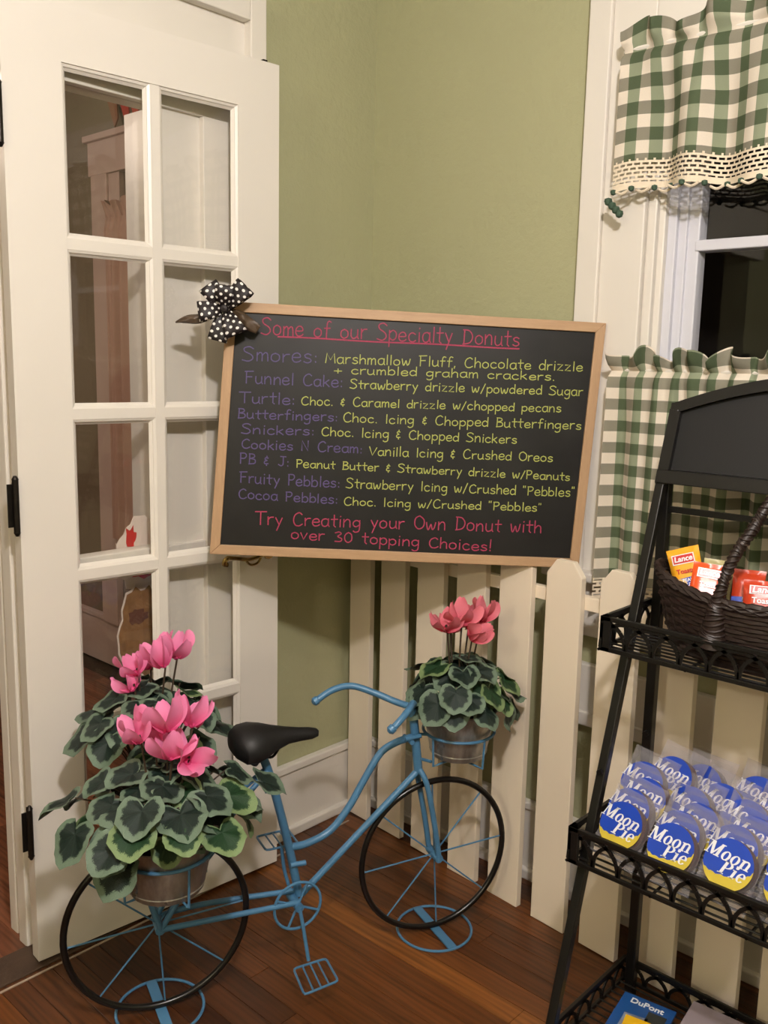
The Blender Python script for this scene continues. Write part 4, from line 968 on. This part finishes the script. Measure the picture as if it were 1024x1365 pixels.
def snack(label, loc, X, Yv, w, h, mat, band=None, crackers=(), logo=True, word='Toasty'):
    r = empty('cracker_pack', loc); orient(r, X, Yv); tag(r, label, 'snack', 'cracker packs in the wicker basket')
    t = .022; obj('wrapper', pillow(w, h, t), mat, r, smooth=True); z = t/2+.0012
    if logo:
        obj('logo_patch', patch([(-w*.34, h*.22), (w*.34, h*.22), (w*.34, h*.38), (-w*.34, h*.38)], z), m_rubber, r)
        obj('logo_border', patch([(-w*.31, h*.235), (w*.31, h*.235), (w*.31, h*.365), (-w*.31, h*.365)], z+.0006), m_logored, r)
        link('logo_lettering', text_mesh('logo_lettering', 'Lance', m_rubber, w*.24, .15, .0004), r, (0, h*.30, z+.0018))
    if word: link('flavour_lettering', text_mesh('flavour_lettering', word, m_logored if mat == m_cartonyel else m_rubber, w*.2, 0, .0003), r, (0, h*.10, z+.0014))
    if band:
        obj('blue_band', patch([(-w*.46, -h*.02), (w*.46, .01*h), (w*.46, -h*.15), (-w*.46, -h*.20)], z), m_pblue, r)
        link('flavour_lettering', text_mesh('flavour_lettering', band, m_rubber, w*.14, 0, .0002), r, (w*.12, -h*.085, z+.0008))
    for (cx, cy, rr) in crackers: obj('cracker_print', patch(ell(cx*w, cy*h, rr*w, rr*w*.8), z+.0006), m_cracker, r)
    return r
bc = Vector((-.345, -1.262, .834))
up_ = Vector((.45, .12, .9))
snack('yellow cracker pack with blue band at the left end of basket', (-.346, -1.128, .968), (.30, -.95, .34), (.22, .42, .88), .060, .116, m_cartonyel, 'PEANUT\nBUTTER', ((0, -.30, .36), (-.22, -.1, .2)), word='Toasty')
snack('bright orange cracker pack beside the yellow pack, left of basket handle', (-.362, -1.170, .950), (.35, -.93, -.1), (.42, .22, .88), .062, .112, m_cartonorange, None, (), word='Toast')
snack('pale green cracker pack standing behind the bright orange pack', (-.318, -1.170, .958), (.30, -.95, -.05), (.35, .0, .93), .056, .094, m_cartongreen, None, (), word='')
snack('dark red cracker pack just right of the basket handle', (-.338, -1.236, .950), (.30, -.95, 0), (.35, -.05, .93), .056, .100, m_cartonred, 'PEANUT\nBUTTER', (), logo=False, word='')
snack('red-orange cracker pack with cracker picture at the frame edge', (-.368, -1.276, .944), (.32, -.94, .02), (.40, .05, .9), .070, .096, m_cartonred, None, ((.12, -.2, .3), (-.2, -.3, .25)), word='Toasty')

# ------------------------------------------------------------------ round marshmallow snack pies
cake_me = MB().lathe([(.001, -.012), (.040, -.012), (.044, -.008), (.042, -.002), (.044, .005), (.040, .010), (.001, .010)], 28).mesh('cake', m_cake, True)
film_me = pillow(.100, .134, .030, .010, 14, 18).mesh('wrapper', m_film, True)
blue_me = patch(ell(0, .0, .0428, .0428, 40), .0175).mesh('blue_print', m_pblue)
mb = MB(); na = 26; rot = math.radians(16); outer_, inner_ = [], []
for k in range(na+1):
    a = math.radians(184+172*k/na); outer_.append((.0432*math.cos(a), .0432*math.sin(a)))
    inner_.append((.0432*math.cos(a), .0432*math.sin(a)*.42-.0022+.0012*math.sin(k*1.9)))
rr_ = lambda p: (p[0]*math.cos(rot)-p[1]*math.sin(rot), p[0]*math.sin(rot)+p[1]*math.cos(rot), .0182)
mb.add([rr_(p) for p in outer_]+[rr_(p) for p in inner_], [(k, k+1, na+2+k, na+1+k) for k in range(na)]); cres_me = mb.mesh('crescent_print', m_pyel)
def serif_word(word, size):
    """bold italic serif letters, cap height = size"""
    mb = MB(); x = 0; T, t_ = .20, .07
    def P4(a, b, c, d): mb.add([(p[0]+.26*p[1], p[1], 0) for p in (a, b, c, d)], [(0, 1, 2, 3)])
    def stem(x0, y0, y1, w_=T): P4((x0, y0), (x0+w_, y0), (x0+w_, y1), (x0, y1))
    def serif(x0, x1, y): P4((x0, y), (x1, y), (x1, y+t_), (x0, y+t_))
    def ring(cx, cy, rx, ry, tx, ty, a0=0, a1=360, n=22):
        vs = []; 
        for k in range(n+1):
            a = math.radians(a0+(a1-a0)*k/n)
            for q in ((rx, ry), (rx-tx, ry-ty)):
                px, py = cx+q[0]*math.cos(a), cy+q[1]*math.sin(a); vs.append((px+.26*py, py, 0))
        mb.add(vs, [(2*k, 2*k+1, 2*k+3, 2*k+2) for k in range(n)])
    for c in word:
        if c == 'M':
            stem(x+.10, 0, 1, .09); P4((x+.08, 1), (x+.34, 1), (x+.62, .12), (x+.48, 0)); P4((x+.48, 0), (x+.60, .0), (x+.98, 1), (x+.84, 1)); stem(x+.80, 0, 1, .22)
            serif(x-.02, x+.30, 0); serif(x+.68, x+1.12, 0); serif(x-.02, x+.30, 1-t_); serif(x+.80, x+1.12, 1-t_); x += 1.18
        elif c == 'o': ring(x+.32, .34, .32, .36, .19, .07); x += .70
        elif c == 'n':
            stem(x+.08, 0, .66); serif(x-.02, x+.36, 0); serif(x-.02, x+.2, .66-t_); ring(x+.40, .42, .28, .27, .17, .10, 0, 150, 12); stem(x+.50, 0, .46, .18); serif(x+.42, x+.78, 0); x += .84
        elif c == 'P':
            stem(x+.10, 0, 1, .22); serif(x-.02, x+.44, 0); serif(x-.02, x+.4, 1-t_); ring(x+.34, .73, .42, .27, .20, .07, -95, 95, 16); x += .84
        elif c == 'i': stem(x+.08, 0, .66); serif(x-.02, x+.38, 0); serif(x-.02, x+.2, .66-t_); ring(x+.19, .88, .12, .12, .119, .119); x += .44
        elif c == 'e': ring(x+.30, .34, .30, .36, .18, .07, 10, 325, 20); P4((x+.12, .34), (x+.56, .34), (x+.58, .41), (x+.12, .41)); x += .66
    cx = x/2
    mb.v = [((a-cx)*size, (b-.4)*size, c) for a, b, c in mb.v]
    return mb.mesh('name_lettering', m_rubber)
moon_me = serif_word('Moon', .0235); pie_me = serif_word('Pie', .0235)
ordn = ['front', 'second', 'third', 'fourth', 'fifth', 'rearmost']
colsn = [('leftmost', -1.100, -.480, .510), ('second', -1.202, -.480, .504), ('third', -1.304, -.478, .514), ('rightmost', -1.406, -.48, .514)]
rp = random.Random(4)
for cn, y, x, z in colsn:
    for k in range(6):
        if (cn == 'rightmost' and k > 3) or (cn == 'leftmost' and k > 4): break
        loc = Vector((x+.036*k, y+.006*k*(1 if k % 2 else -1)+rp.uniform(-.004, .004), z+(.009*k if cn != 'leftmost' else .013*k)))
        r = empty('snack_pie', loc)
        orient(r, (-.10+rp.uniform(-.08, .08)+.0, -1, -.03+rp.uniform(-.1, .05)), (.52, .0, .85))
        tag(r, '%s round snack pie in clear wrapper, %s column of the middle shelf' % ('rearmost' if k == {'leftmost': 4, 'rightmost': 3}.get(cn, 5) else ordn[k] if k == 0 else ordn[k]+' from front', cn), 'snack', 'round snack pies on the middle shelf')
        link('wrapper', film_me, r); link('cake', cake_me, r); link('blue_print', blue_me, r); link('crescent_print', cres_me, r)
        link('name_lettering', moon_me, r, (-.005, .012, .0188)); link('name_lettering', pie_me, r, (.011, -.010, .0188))

# ------------------------------------------------------------------ things on the bottom shelf
def slab(name, label, cat, pts, z0, t, mat):
    o = obj(name, MB().prism([(p[0], p[1], z0) for p in pts], (0, 0, 1), t), mat, bevel=.001); tag(o, label, cat); return o
br_ = slab('brochure', 'blue printed brochure lying on the bottom shelf of the rack', 'brochure', [(-.306, -1.042), (-.290, -1.150), (-.52, -1.185), (-.536, -1.077)], .042, .006, m_bookblue)
obj('photo_print', MB().prism([(-.365, -1.072, .048), (-.352, -1.118, .048), (-.46, -1.135, .048), (-.473, -1.09, .048)], (0, 0, 1), .0006), m_photo, br_)
obj('photo_print', MB().prism([(-.330, -1.108, .048), (-.324, -1.145, .048), (-.385, -1.155, .048), (-.391, -1.118, .048)], (0, 0, 1), .0006), m_photo2, br_)
tm = link('title_lettering', text_mesh('title_lettering', 'DuPont', m_rubber, .022, 0, .0004), br_, (-.318, -1.098, .0488)); tm.rotation_euler = (0, 0, math.radians(-82))
ys = slab('folded_note', 'yellow folded card lying on the blue brochure', 'card', [(-.385, -1.085), (-.375, -1.135), (-.44, -1.15), (-.45, -1.10)], .050, .012, m_yelp)
gs = slab('paper_stack', 'lavender grey paper box right of the blue brochure', 'box', [(-.270, -1.175), (-.262, -1.30), (-.45, -1.32), (-.455, -1.195)], .042, .035, m_grayp)
